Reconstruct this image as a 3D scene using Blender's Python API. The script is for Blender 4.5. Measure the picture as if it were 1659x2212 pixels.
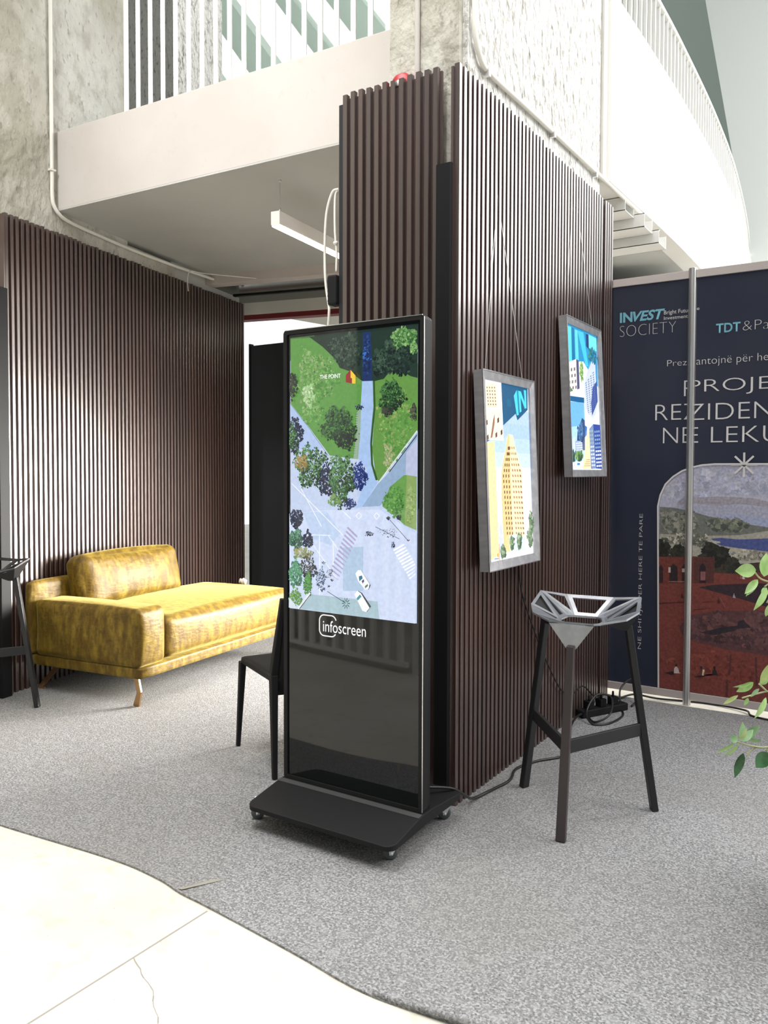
import bpy, bmesh, math, random
from mathutils import Vector, Matrix
from math import sin, cos, pi, radians

SC = bpy.context.scene
for o in list(bpy.data.objects): bpy.data.objects.remove(o)

# ------------------------------------------------------------------ camera
cd = bpy.data.cameras.new('camera'); cam = bpy.data.objects.new('camera', cd); SC.collection.objects.link(cam)
cd.sensor_fit = 'HORIZONTAL'; cd.sensor_width = 36.0; cd.lens = 36.0*1740/1659; cd.shift_y = -30/1659
cd.clip_start = 0.05; cd.clip_end = 200
rt, up, fw = Vector((.84030, .54208, .00300)), Vector((-.0199, .0260, .99946)), Vector((-.5417, .8399, -.0330))
cam.matrix_world = Matrix(((rt.x, up.x, -fw.x, 0), (rt.y, up.y, -fw.y, 0), (rt.z, up.z, -fw.z, 1.35), (0, 0, 0, 1)))
SC.camera = cam

# ------------------------------------------------------------------ world, assumed daylight, fill lamps, exposure
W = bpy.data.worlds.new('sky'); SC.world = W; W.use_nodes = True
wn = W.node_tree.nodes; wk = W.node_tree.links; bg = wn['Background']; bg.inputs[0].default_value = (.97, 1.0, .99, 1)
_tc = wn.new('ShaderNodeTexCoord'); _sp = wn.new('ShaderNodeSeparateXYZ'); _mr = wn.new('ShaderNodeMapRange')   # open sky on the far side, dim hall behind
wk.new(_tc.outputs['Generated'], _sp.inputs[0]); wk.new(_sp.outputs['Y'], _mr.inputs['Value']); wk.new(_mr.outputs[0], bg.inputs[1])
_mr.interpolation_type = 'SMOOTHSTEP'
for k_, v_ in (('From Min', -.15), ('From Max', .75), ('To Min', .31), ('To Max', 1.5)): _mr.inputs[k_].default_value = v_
def area(name, loc, target, sx, sy, watts, col=(1, 1, 1), spread=180):
    l = bpy.data.lights.new(name, 'AREA'); l.shape = 'RECTANGLE'; l.size = sx; l.size_y = sy; l.energy = watts; l.color = col; l.spread = radians(spread)
    o = bpy.data.objects.new(name, l); SC.collection.objects.link(o); o.location = loc
    o.rotation_euler = (Vector(target)-Vector(loc)).to_track_quat('-Z', 'Y').to_euler(); return o
area('assumed_skylight', (4.6, 4.4, 7.0), (-1.5, 4.6, 2.6), 5, 5, 620, (1, .99, .97))       # area lamp for an assumed, unseen glazed roof of the atrium, to the right
area('assumed_facade_light', (3.6, 12.5, 6.2), (-1.4, 4.0, 2.6), 6, 7, 1500, (1, .99, .97))       # assumed glazed facade far behind the banners; lamp added to whiten pillar slats
area('back_room_fill', (-1.75, 6.3, 1.15), (-3.8, 3.7, .45), 1.5, 1.2, 120, (1, .96, .88), 62)    # unseen area lamp added behind the pillar to light the sofa, no window
area('front_fill', (-1.4, 1.0, 5.8), (-1.5, .8, 0), 4.6, 1.8, 142, (1, .985, .955), 110)  # unseen area lamp added overhead to brighten the near floor and railing
area('beam_fill', (-1.2, -3.4, 6.9), (-3.3, 3.3, 3.5), 1.6, 1.2, 30, (1, .97, .95), 36)     # narrow fill lamp added behind the viewer to brighten the balcony beam     
SC.view_settings.view_transform = 'Standard'; SC.view_settings.look = 'None'
SC.view_settings.exposure = 0.0; SC.view_settings.gamma = 1.0; SC.view_settings.use_curve_mapping = False

# ------------------------------------------------------------------ materials
def lin(c): return tuple(((v/255)/12.92 if v/255 <= .04045 else ((v/255+.055)/1.055)**2.4) for v in c)
def mat(name, base, rough=.5, metal=0, spec=.5, noise=None, bump=None, coat=0, sheen=0, emit=None, ior=1.5):
    """noise = (scale, colour2, contrast lo, hi, stretch)   bump = (scale, strength, distance, stretch)"""
    m = bpy.data.materials.new(name); m.use_nodes = True
    nt = m.node_tree; N = nt.nodes; L = nt.links; p = N['Principled BSDF']
    p.inputs['Base Color'].default_value = (*base, 1); p.inputs['Roughness'].default_value = rough
    p.inputs['Metallic'].default_value = metal; p.inputs['Specular IOR Level'].default_value = spec
    p.inputs['IOR'].default_value = ior; p.inputs['Coat Weight'].default_value = coat; p.inputs['Coat Roughness'].default_value = .05
    if sheen: p.inputs['Sheen Weight'].default_value = sheen; p.inputs['Sheen Roughness'].default_value = .35
    if emit: p.inputs['Emission Color'].default_value = (*emit[0], 1); p.inputs['Emission Strength'].default_value = emit[1]
    def nz(scale, stretch, detail=6):
        tc = N.new('ShaderNodeTexCoord'); mp = N.new('ShaderNodeMapping'); t = N.new('ShaderNodeTexNoise')
        mp.inputs['Scale'].default_value = stretch; t.inputs['Scale'].default_value = scale; t.inputs['Detail'].default_value = detail
        L.new(tc.outputs['Object'], mp.inputs['Vector']); L.new(mp.outputs[0], t.inputs['Vector']); return t
    if noise:
        sc_, c2, lo, hi, st = noise
        t = nz(sc_, st); r = N.new('ShaderNodeValToRGB'); r.color_ramp.elements[0].position = lo; r.color_ramp.elements[1].position = hi
        r.color_ramp.elements[0].color = (*base, 1); r.color_ramp.elements[1].color = (*c2, 1)
        L.new(t.outputs['Fac'], r.inputs[0]); L.new(r.outputs[0], p.inputs['Base Color'])
    if bump:
        sc_, stg, dist, st = bump
        t = nz(sc_, st, 8); b = N.new('ShaderNodeBump'); b.inputs['Strength'].default_value = stg; b.inputs['Distance'].default_value = dist
        L.new(t.outputs['Fac'], b.inputs['Height']); L.new(b.outputs[0], p.inputs['Normal'])
    return m
ONE = (1, 1, 1)
def mix_layers(m, layers):
    """chain of extra colour layers: (scale, detail, lo, hi, colour, stretch, factor)"""
    nt = m.node_tree; N = nt.nodes; L = nt.links; p = N['Principled BSDF']
    src = p.inputs['Base Color'].links[0].from_socket if p.inputs['Base Color'].links else None
    for sc_, det, lo, hi, col, st, fac in layers:
        tc = N.new('ShaderNodeTexCoord'); mp = N.new('ShaderNodeMapping'); t = N.new('ShaderNodeTexNoise'); r = N.new('ShaderNodeMapRange')
        mp.inputs['Scale'].default_value = st; t.inputs['Scale'].default_value = sc_; t.inputs['Detail'].default_value = det
        r.inputs['From Min'].default_value = lo; r.inputs['From Max'].default_value = hi; r.inputs['To Max'].default_value = fac
        mx = N.new('ShaderNodeMix'); mx.data_type = 'RGBA'
        L.new(tc.outputs['Object'], mp.inputs['Vector']); L.new(mp.outputs[0], t.inputs['Vector']); L.new(t.outputs['Fac'], r.inputs['Value'])
        L.new(r.outputs[0], mx.inputs['Factor'])
        if src: L.new(src, mx.inputs['A'])
        else: mx.inputs['A'].default_value = p.inputs['Base Color'].default_value
        mx.inputs['B'].default_value = (*col, 1); src = mx.outputs['Result']
    L.new(src, p.inputs['Base Color']); return m
def art_mat(name, emit, rough, spec, grain=.10):
    m = mat(name, (.01, .01, .012), rough, 0, spec); N = m.node_tree.nodes; L = m.node_tree.links; p = N['Principled BSDF']
    a = N.new('ShaderNodeAttribute'); a.attribute_name = 'Col'
    tc = N.new('ShaderNodeTexCoord'); t = N.new('ShaderNodeTexNoise'); t.inputs['Scale'].default_value = 70; t.inputs['Detail'].default_value = 7; L.new(tc.outputs['Object'], t.inputs['Vector'])
    r = N.new('ShaderNodeMapRange'); r.inputs['From Min'].default_value = .3; r.inputs['From Max'].default_value = .7; r.inputs['To Min'].default_value = 1-grain; r.inputs['To Max'].default_value = 1+grain; L.new(t.outputs['Fac'], r.inputs['Value'])
    v = N.new('ShaderNodeVectorMath'); v.operation = 'SCALE'; L.new(a.outputs['Color'], v.inputs[0]); L.new(r.outputs[0], v.inputs['Scale'])
    if emit: L.new(v.outputs[0], p.inputs['Emission Color']); p.inputs['Emission Strength'].default_value = emit
    else: L.new(v.outputs[0], p.inputs['Base Color'])
    return m

M = {}
M['concrete'] = mix_layers(mat('raw_concrete', (.48, .46, .40), .9, bump=(11, 1.0, .05, (1, 1, .7))), [(3.2, 9, .50, .54, (.38, .36, .29), (1, 1, .8), .7), 
    (1.6, 5, .42, .62, (.66, .65, .60), (1, 1, .6), .9), (9, 8, .52, .66, (.36, .34, .28), (1, 1, .8), .55), (38, 4, .60, .70, (.20, .18, .14), (1, 1, .5), .5)])
M['plaster'] = mix_layers(mat('rough_white_plaster', (.80, .79, .76), .9, bump=(26, 1.0, .10, (1, 1, .5))), [
    (30, 7, .57, .66, (.34, .32, .28), (1, 1, .5), .8)])
M['beam'] = mix_layers(mat('smooth_concrete', (.56, .525, .495), .85, bump=(30, .12, .005, ONE)), [(1.3, 6, .45, .62, (.51, .475, .445), ONE, .8), (22, 6, .62, .7, (.5, .47, .43), ONE, .5)])
M['soffitlight'] = mat('light_soffit', (.5, .51, .5), .85)
M['soffit'] = mix_layers(mat('grey_soffit', (.52, .52, .50), .85, bump=(40, .1, .004, ONE)), [(1.1, 5, .42, .62, (.45, .45, .435), ONE, .8)])
M['white'] = mat('white_paint', (.82, .82, .80), .6)
M['cream'] = mat('cream_paint', (.74, .72, .67), .7)
M['pink'] = mat('pinkish_paint', (.62, .56, .53), .7)
M['greygreen'] = mat('grey_green_paint', (.70, .80, .74), .8)
M['palegrey'] = mat('pale_grey_concrete', (.80, .85, .83), .8)
m = mat('backlit_mint_beam', (.80, .88, .83), .8); _n = m.node_tree.nodes; _t = _n.new('ShaderNodeBsdfTranslucent'); _x = _n.new('ShaderNodeMixShader')
_t.inputs[0].default_value = (.72, .80, .75, 1); _x.inputs[0].default_value = .6; m.node_tree.links.new(_n['Principled BSDF'].outputs[0], _x.inputs[1]); m.node_tree.links.new(_t.outputs[0], _x.inputs[2])
m.node_tree.links.new(_x.outputs[0], _n['Material Output'].inputs[0]); M['mint'] = m  # roof beams made translucent so sky behind brightens their shaded faces
M['darkgreen'] = mat('dark_green_paint', (.012, .05, .042), .7)
M['red'] = mat('dark_red_paint', (.16, .012, .015), .6)
M['alarmred'] = mat('red_plastic', (.45, .02, .03), .4)
M['slat'] = mix_layers(mat('dark_brown_slats', (.042, .021, .017), .30, 0, .8, ior=1.85), [
    (9, 3, .40, .62, (.070, .033, .025), (1, 1, .03), .8), (70, 5, .5, .7, (.03, .017, .016), (1, 1, .04), .6)])
M['black'] = mat('black_powder_coat', (.009, .009, .011), .55, 0, .18)
M['greystrip'] = mat('dark_grey_strip', (.045, .045, .047), .6)
M['blackmatt'] = mat('black_plastic', (.011, .011, .012), .6, 0, .22)
M['darkpanel'] = mat('black_board', (.010, .010, .013), .6)
M['chrome'] = mat('zinc', (.78, .79, .80), .4, .35)
M['alu'] = mix_layers(mat('aluminium', (.72, .71, .71), .32, .9), [(30, 4, .5, .65, (.55, .54, .54), (1, 1, .1), .6)])
M['alupink'] = mat('anodised_rail', (.62, .55, .53), .5, .35)
M['brass'] = mat('brushed_brass', (.58, .36, .18), .3, 1)
M['rubber'] = mat('grey_rubber', (.09, .10, .105), .6)
M['whiteplastic'] = mat('white_pvc', (.80, .78, .72), .5)
M['cable'] = mat('black_cable', (.012, .012, .013), .4)
M['tissue'] = mat('white_tissue', (.8, .79, .77), .9)
M['glassblack'] = mat('black_front_glass', (.006, .007, .008), .03, 0, .5)
M['screen'] = art_mat('lit_screen', 1.0, .04, .5, .07)
M['lightbox'] = art_mat('lit_poster', 1.45, .35, .3)
M['print'] = art_mat('printed_board', 0, .6, .3, .22)
M['logo'] = mat('white_print', (.85, .85, .85), .5, emit=((.9, .9, .9), .25))
M['screenlogo'] = mat('lit_white_letters', (.1, .1, .1), .4, emit=((1, 1, 1), .95))
M['letters'] = mat('white_letters', (.74, .71, .70), .6)
M['cyanletters'] = mat('cyan_letters', (.19, .48, .60), .6)
M['navy'] = mix_layers(mat('navy_print', (.024, .030, .056), .62, 0, .3), [(1.2, 3, .4, .65, (.040, .040, .062), ONE, .8)])
M['lampglow'] = mat('led_diffuser', (.9, .85, .8), .5, emit=((1, .86, .72), 9))
M['lampwhite'] = mat('lamp_housing', (.80, .76, .73), .45)
M['greyframe'] = mix_layers(mat('brushed_grey_frame', (.36, .36, .38), .42, .5), [(26, 4, .45, .6, (.48, .47, .49), (1, .2, 1), .7)])
M['silver'] = mat('silver_edge', (.78, .77, .78), .25, .9)
M['stooltop'] = mix_layers(mat('metallic_stool_seat', (.30, .31, .34), .33, .75), [(12, 3, .45, .62, (.42, .43, .46), ONE, .6)])
M['stoolleg_lit'] = mat('lit_metal_leg', (.062, .048, .050), .36, .35)  # lighter copy for the front leg, its lit look put into the colour
M['stoolblack'] = mat('black_metal', (.012, .012, .014), .5)
M['gloss'] = mat('glossy_ceiling_glass', (.05, .06, .05), .12, .3, .9)
M['stem'] = mat('green_stem', (.42, .44, .24), .6)
M['soil'] = mat('soil', (.03, .022, .016), .95, bump=(60, 1, .02, ONE))
M['pot'] = mat('dark_pot', (.06, .06, .065), .5)
M['groove'] = mat('floor_joint', (.30, .28, .24), .9)
for k, (c, c2) in enumerate((((.30, .50, .16), (.42, .62, .26)), ((.26, .44, .22), (.36, .54, .32)), ((.46, .60, .20), (.56, .66, .30)), ((.03, .10, .03), (.06, .17, .07)))):
    M['leaf%d' % k] = mat('leaf_green_%s' % 'abcd'[k], c, .38, 0, .5, noise=(30, c2, .4, .6, ONE))
# carpet felt
m = mat('grey_felt_carpet', (.20, .20, .205), .97, 0, .1, bump=(170, .6, .006, ONE))
M['carpet'] = mix_layers(m, [(120, 4, .45, .62, (.42, .42, .43), (1, 1, 1), .85), (170, 3, .54, .66, (.075, .075, .08), (1, 1, 1), .8), (34, 4, .52, .66, (.34, .34, .345), ONE, .45), (1.1, 4, .45, .65, (.20, .185, .165), ONE, .35)])
# screed
m = mat('cream_screed', (.70, .670, .60), .55, 0, .3, bump=(50, .08, .003, ONE))
M['screed'] = mix_layers(m, [(2.2, 7, .42, .62, (.60, .555, .47), ONE, .75), (14, 6, .55, .70, (.50, .44, .35), ONE, .45), (70, 3, .68, .74, (.30, .26, .2), ONE, .6)])
# crushed velvet
m = mat('gold_velvet', (.095, .053, .003), .52, 0, .3, sheen=.45, bump=(26, .35, .01, (1, 1, 2.2)))
m.node_tree.nodes['Principled BSDF'].inputs['Sheen Tint'].default_value = (.95, .80, .30, 1)
M['velvet'] = mix_layers(m, [(15, 8, .42, .66, (.23, .150, .015), (1.5, 1.5, .45), .85), (34, 5, .52, .66, (.06, .033, .002), (1.6, 1, .6), .6), (22, 8, .55, .72, (.36, .26, .05), (.9, 1.2, .6), .3)])

# ------------------------------------------------------------------ mesh helpers
class MB:
    def __init__(s): s.v = []; s.f = []; s.sm = []
    def add(s, vs, fs, smooth=False):
        b = len(s.v); s.v += [tuple(v) for v in vs]
        for f in fs: s.f.append(tuple(b+i for i in f)); s.sm.append(smooth)
        return s
    def box(s, x0, x1, y0, y1, z0, z1):
        return s.add([(x0, y0, z0), (x1, y0, z0), (x1, y1, z0), (x0, y1, z0), (x0, y0, z1), (x1, y0, z1), (x1, y1, z1), (x0, y1, z1)],
                     [(3, 2, 1, 0), (4, 5, 6, 7), (0, 1, 5, 4), (1, 2, 6, 5), (2, 3, 7, 6), (3, 0, 4, 7)])
    def prism(s, pts, a, b, axis='z', smooth=False):
        n = len(pts)
        put = {'z': lambda p, h: (p[0], p[1], h), 'x': lambda p, h: (h, p[0], p[1]), 'y': lambda p, h: (p[0], h, p[1])}[axis]
        s.add([put(p, a) for p in pts]+[put(p, b) for p in pts], [tuple(range(n))[::-1], tuple(range(n, 2*n))])
        b0 = len(s.v)-2*n
        for i in range(n): s.f.append((b0+i, b0+(i+1) % n, b0+n+(i+1) % n, b0+n+i)); s.sm.append(smooth)
        return s
    def beam(s, p, q, w, h, upv=(0, 0, 1), w2=None, h2=None):
        """rectangular bar from p to q, w across, h along upv; tapers to w2 x h2"""
        p, q = Vector(p), Vector(q); d = (q-p).normalized(); u = Vector(upv); u = (u-d*u.dot(d)).normalized(); r = d.cross(u)
        w2 = w if w2 is None else w2; h2 = h if h2 is None else h2; vs = []
        for c, ww, hh in ((p, w, h), (q, w2, h2)):
            for a, b in ((-1, -1), (1, -1), (1, 1), (-1, 1)): vs.append(c+r*(a*ww/2)+u*(b*hh/2))
        return s.add(vs, [(3, 2, 1, 0), (4, 5, 6, 7), (0, 1, 5, 4), (1, 2, 6, 5), (2, 3, 7, 6), (3, 0, 4, 7)])
    def tube(s, pts, r, n=8, r2=None):
        P = [Vector(p) for p in pts]; k = len(P); vs = []; ref = None
        for i, p in enumerate(P):
            d = (P[min(i+1, k-1)]-P[max(i-1, 0)]).normalized()
            if ref is None: ref = Vector((0, 0, 1)) if abs(d.z) < .9 else Vector((1, 0, 0))
            u = (ref-d*ref.dot(d)).normalized(); ref = u; w = d.cross(u); rr = r if r2 is None else r+(r2-r)*i/(k-1)
            for j in range(n): vs.append(p+u*(rr*cos(2*pi*j/n))+w*(rr*sin(2*pi*j/n)))
        fs = [(i*n+j, i*n+(j+1) % n, (i+1)*n+(j+1) % n, (i+1)*n+j) for i in range(k-1) for j in range(n)]
        s.add(vs, fs, True); b = len(s.v)-k*n
        s.f.append(tuple(b+j for j in range(n))[::-1]); s.sm.append(False); s.f.append(tuple(b+(k-1)*n+j for j in range(n))); s.sm.append(False)
        return s
    def lathe(s, prof, c=(0, 0, 0), n=24, axis='z'):
        vs = []
        for r, h in prof:
            for j in range(n):
                a = 2*pi*j/n
                vs.append((c[0]+r*cos(a), c[1]+r*sin(a), c[2]+h) if axis == 'z' else (c[0]+h, c[1]+r*cos(a), c[2]+r*sin(a)))
        k = len(prof); s.add(vs, [(i*n+j, i*n+(j+1) % n, (i+1)*n+(j+1) % n, (i+1)*n+j) for i in range(k-1) for j in range(n)], True); return s
    def xf(s, mtx, a=0):
        for i in range(a, len(s.v)): s.v[i] = tuple(mtx @ Vector(s.v[i]))
        return s
    def build(s, name, m, parent=None, bevel=0, seg=2, fix=True):
        me = bpy.data.meshes.new(name); me.from_pydata(s.v, [], s.f); me.polygons.foreach_set('use_smooth', s.sm); me.materials.append(m)
        if fix or bevel:
            bm = bmesh.new(); bm.from_mesh(me)
            if fix: bmesh.ops.recalc_face_normals(bm, faces=bm.faces)
            if bevel: bmesh.ops.bevel(bm, geom=[e for e in bm.edges if len(e.link_faces) == 2 and e.calc_face_angle(0) > .5], offset=bevel, segments=seg, affect='EDGES', profile=.5)
            bm.to_mesh(me); bm.free()
        o = bpy.data.objects.new(name, me); SC.collection.objects.link(o); o.parent = parent
        return o
def thing(name, label, cat, loc=(0, 0, 0), rz=0, group=None):
    o = bpy.data.objects.new(name, None); SC.collection.objects.link(o); o.location = loc; o.rotation_euler = (0, 0, rz); o.empty_display_size = .1
    o['label'] = label; o['category'] = cat
    if group: o['group'] = group
    return o
def tag(o, label, cat, group=None):
    o['label'] = label; o['category'] = cat
    if group: o['group'] = group
    return o
def struct(o, label, cat):
    o['kind'] = 'structure'; o['label'] = label; o['category'] = cat; return o
def smooth_path(pts, n=8):
    P = [Vector(p) for p in pts]; P = [P[0]*2-P[1]]+P+[P[-1]*2-P[-2]]; out = []
    for i in range(1, len(P)-2):
        for k in range(n):
            t = k/n; a, b, c, d = P[i-1:i+3]
            out.append(.5*((2*b)+(c-a)*t+(2*a-5*b+4*c-d)*t*t+(3*b-a-3*c+d)*t**3))
    return out+[P[-2]]
def cushion(mb, x0, x1, y0, y1, z0, z1, r, bulge=(0, 0, 0), n=14, rnd=None):
    """soft rounded box with bulging faces"""
    bm = bmesh.new(); bmesh.ops.create_cube(bm, size=2)
    bmesh.ops.subdivide_edges(bm, edges=bm.edges[:], cuts=n, use_grid_fill=True)
    h = Vector(((x1-x0)/2, (y1-y0)/2, (z1-z0)/2)); c = Vector(((x0+x1)/2, (y0+y1)/2, (z0+z1)/2)); vs = []
    for v in bm.verts:
        q = Vector(sin(a*pi/2)*.35+a*.65 for a in v.co)
        p = Vector((q[i]*h[i] for i in range(3)))
        core = Vector(max(-(h[i]-r), min(h[i]-r, p[i])) for i in range(3)); d = p-core
        if d.length > 1e-6:
            m_ = max(abs(a) for a in d); p = core+d.normalized()*min(d.length, r) if d.length > r else p
        for i in range(3):
            j, k = (i+1) % 3, (i+2) % 3
            p[i] += bulge[i]*q[i]*(1-q[j]**2)*(1-q[k]**2)
        vs.append(p+c)
    bm.verts.index_update(); fs = [tuple(v.index for v in f.verts) for f in bm.faces]; bm.free()
    return mb.add(vs, fs, True)
def text(s, x0, x1, z0, z1, m, parent, y=-.003, bold=0.0, shear=0.0, clip=None, vertical=False, name='lettering'):
    cu = bpy.data.curves.new('t', 'FONT'); cu.body = s; cu.offset = bold; cu.shear = shear; cu.resolution_u = 4
    t = bpy.data.objects.new('t', cu); SC.collection.objects.link(t); bpy.context.view_layer.update()
    me = bpy.data.meshes.new_from_object(t.evaluated_get(bpy.context.evaluated_depsgraph_get())); bpy.data.objects.remove(t)
    P = [(-v.co.y, v.co.x) if vertical else (v.co.x, v.co.y) for v in me.vertices]
    ax, bx = min(p[0] for p in P), max(p[0] for p in P); az, bz = min(p[1] for p in P), max(p[1] for p in P)
    for v, p in zip(me.vertices, P): v.co = (x0+(p[0]-ax)/(bx-ax)*(x1-x0), y, z0+(p[1]-az)/(bz-az)*(z1-z0))
    if clip is not None:
        bm = bmesh.new(); bm.from_mesh(me)
        bmesh.ops.bisect_plane(bm, geom=bm.verts[:]+bm.edges[:]+bm.faces[:], plane_co=(clip, 0, 0), plane_no=(1, 0, 0), clear_outer=True)
        bm.to_mesh(me); bm.free()
    me.materials.clear(); me.materials.append(m)
    o = bpy.data.objects.new(name, me); SC.collection.objects.link(o); o.parent = parent; return o
def art(name, items, m, parent, sx=1, sz=1, ox=0, oz=0, y0=0.0, lw=1, clipx=None, clipz=None, seed=3):
    """flat printed picture facing local -Y, built of coloured shapes in shallow layers"""
    rnd = random.Random(seed); bm = bmesh.new(); cl = bm.loops.layers.float_color.new('Col'); y = [y0]
    def poly(col, pts, dy=0.0):
        vs = [bm.verts.new((ox+p[0]*sx, y[0]-dy, oz+p[1]*sz)) for p in pts]
        f = bm.faces.new(vs); c = (*lin(col), 1)
        for lp in f.loops: lp[cl] = c
    for it in items:
        if it[0] == 'p': poly(it[1], it[2]); y[0] -= 6e-5
        elif it[0] == 'l':
            w = it[2]*lw/2; pts = [(p[0]*sx, p[1]*sz) for p in it[3]]
            for a, b in zip(pts, pts[1:]):
                dx, dz = b[0]-a[0], b[1]-a[1]; l = math.hypot(dx, dz) or 1; nx, nz = -dz/l*w, dx/l*w
                q = [(a[0]+nx, a[1]+nz), (a[0]-nx, a[1]-nz), (b[0]-nx, b[1]-nz), (b[0]+nx, b[1]+nz)]
                poly(it[1], [(p[0]/sx, p[1]/sz) for p in q])
                y[0] -= 2e-5
            y[0] -= 4e-5
        else:
            _, cols, cx, cy, rx, ry, n, leaf = it
            n = int(n*3); leaf = leaf*.6; ph = [rnd.random()*6.28 for _ in range(4)]; cols = sorted(cols, key=sum)
            for k in range(n):
                a = rnd.random()*2*pi; q = math.sqrt(rnd.random())*(.86+.10*sin(3*a+ph[0])+.09*sin(5*a+ph[1])+.07*sin(9*a+ph[2])+.05*sin(14*a+ph[3]))
                if rnd.random() < .06: q *= 1.12
                px, py = cx+rx*q*cos(a), cy+ry*q*sin(a)
                tn = .5+.30*q*(sin(a)-cos(a))*.7+.12*sin(px*90/leaf*.004+ph[1])*sin(py*90/leaf*.004+ph[2])+rnd.gauss(0, .26)
                col = cols[max(0, min(len(cols)-1, int(tn*len(cols))))]; jt = rnd.uniform(.9, 1.1); col = tuple(min(255, c*jt) for c in col)
                sz_ = leaf*lw*(.4+.9*rnd.random()); e = rnd.randint(3, 6); a0 = rnd.random()*6
                poly(col, [(px+sz_/sx*(.4+.8*rnd.random())*cos(a0+2*pi*j/e), py+sz_/sz*(.4+.8*rnd.random())*sin(a0+2*pi*j/e)) for j in range(e)], 2e-4*k/n)
            y[0] -= 2.2e-4
    G = lambda: bm.verts[:]+bm.edges[:]+bm.faces[:]
    if clipx:
        bmesh.ops.bisect_plane(bm, geom=G(), plane_co=(clipx[0], 0, 0), plane_no=(-1, 0, 0), clear_outer=True)
        bmesh.ops.bisect_plane(bm, geom=G(), plane_co=(clipx[1], 0, 0), plane_no=(1, 0, 0), clear_outer=True)
    if clipz:
        bmesh.ops.bisect_plane(bm, geom=G(), plane_co=(0, 0, clipz[0]), plane_no=(0, 0, -1), clear_outer=True)
        bmesh.ops.bisect_plane(bm, geom=G(), plane_co=(0, 0, clipz[1]), plane_no=(0, 0, 1), clear_outer=True)
    for f in bm.faces:
        f.normal_update()
        if f.normal.y > 0: f.normal_flip()
    me = bpy.data.meshes.new(name); bm.to_mesh(me); bm.free(); me.materials.append(m)
    o = bpy.data.objects.new(name, me); SC.collection.objects.link(o); o.parent = parent; return o, y[0]
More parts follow.
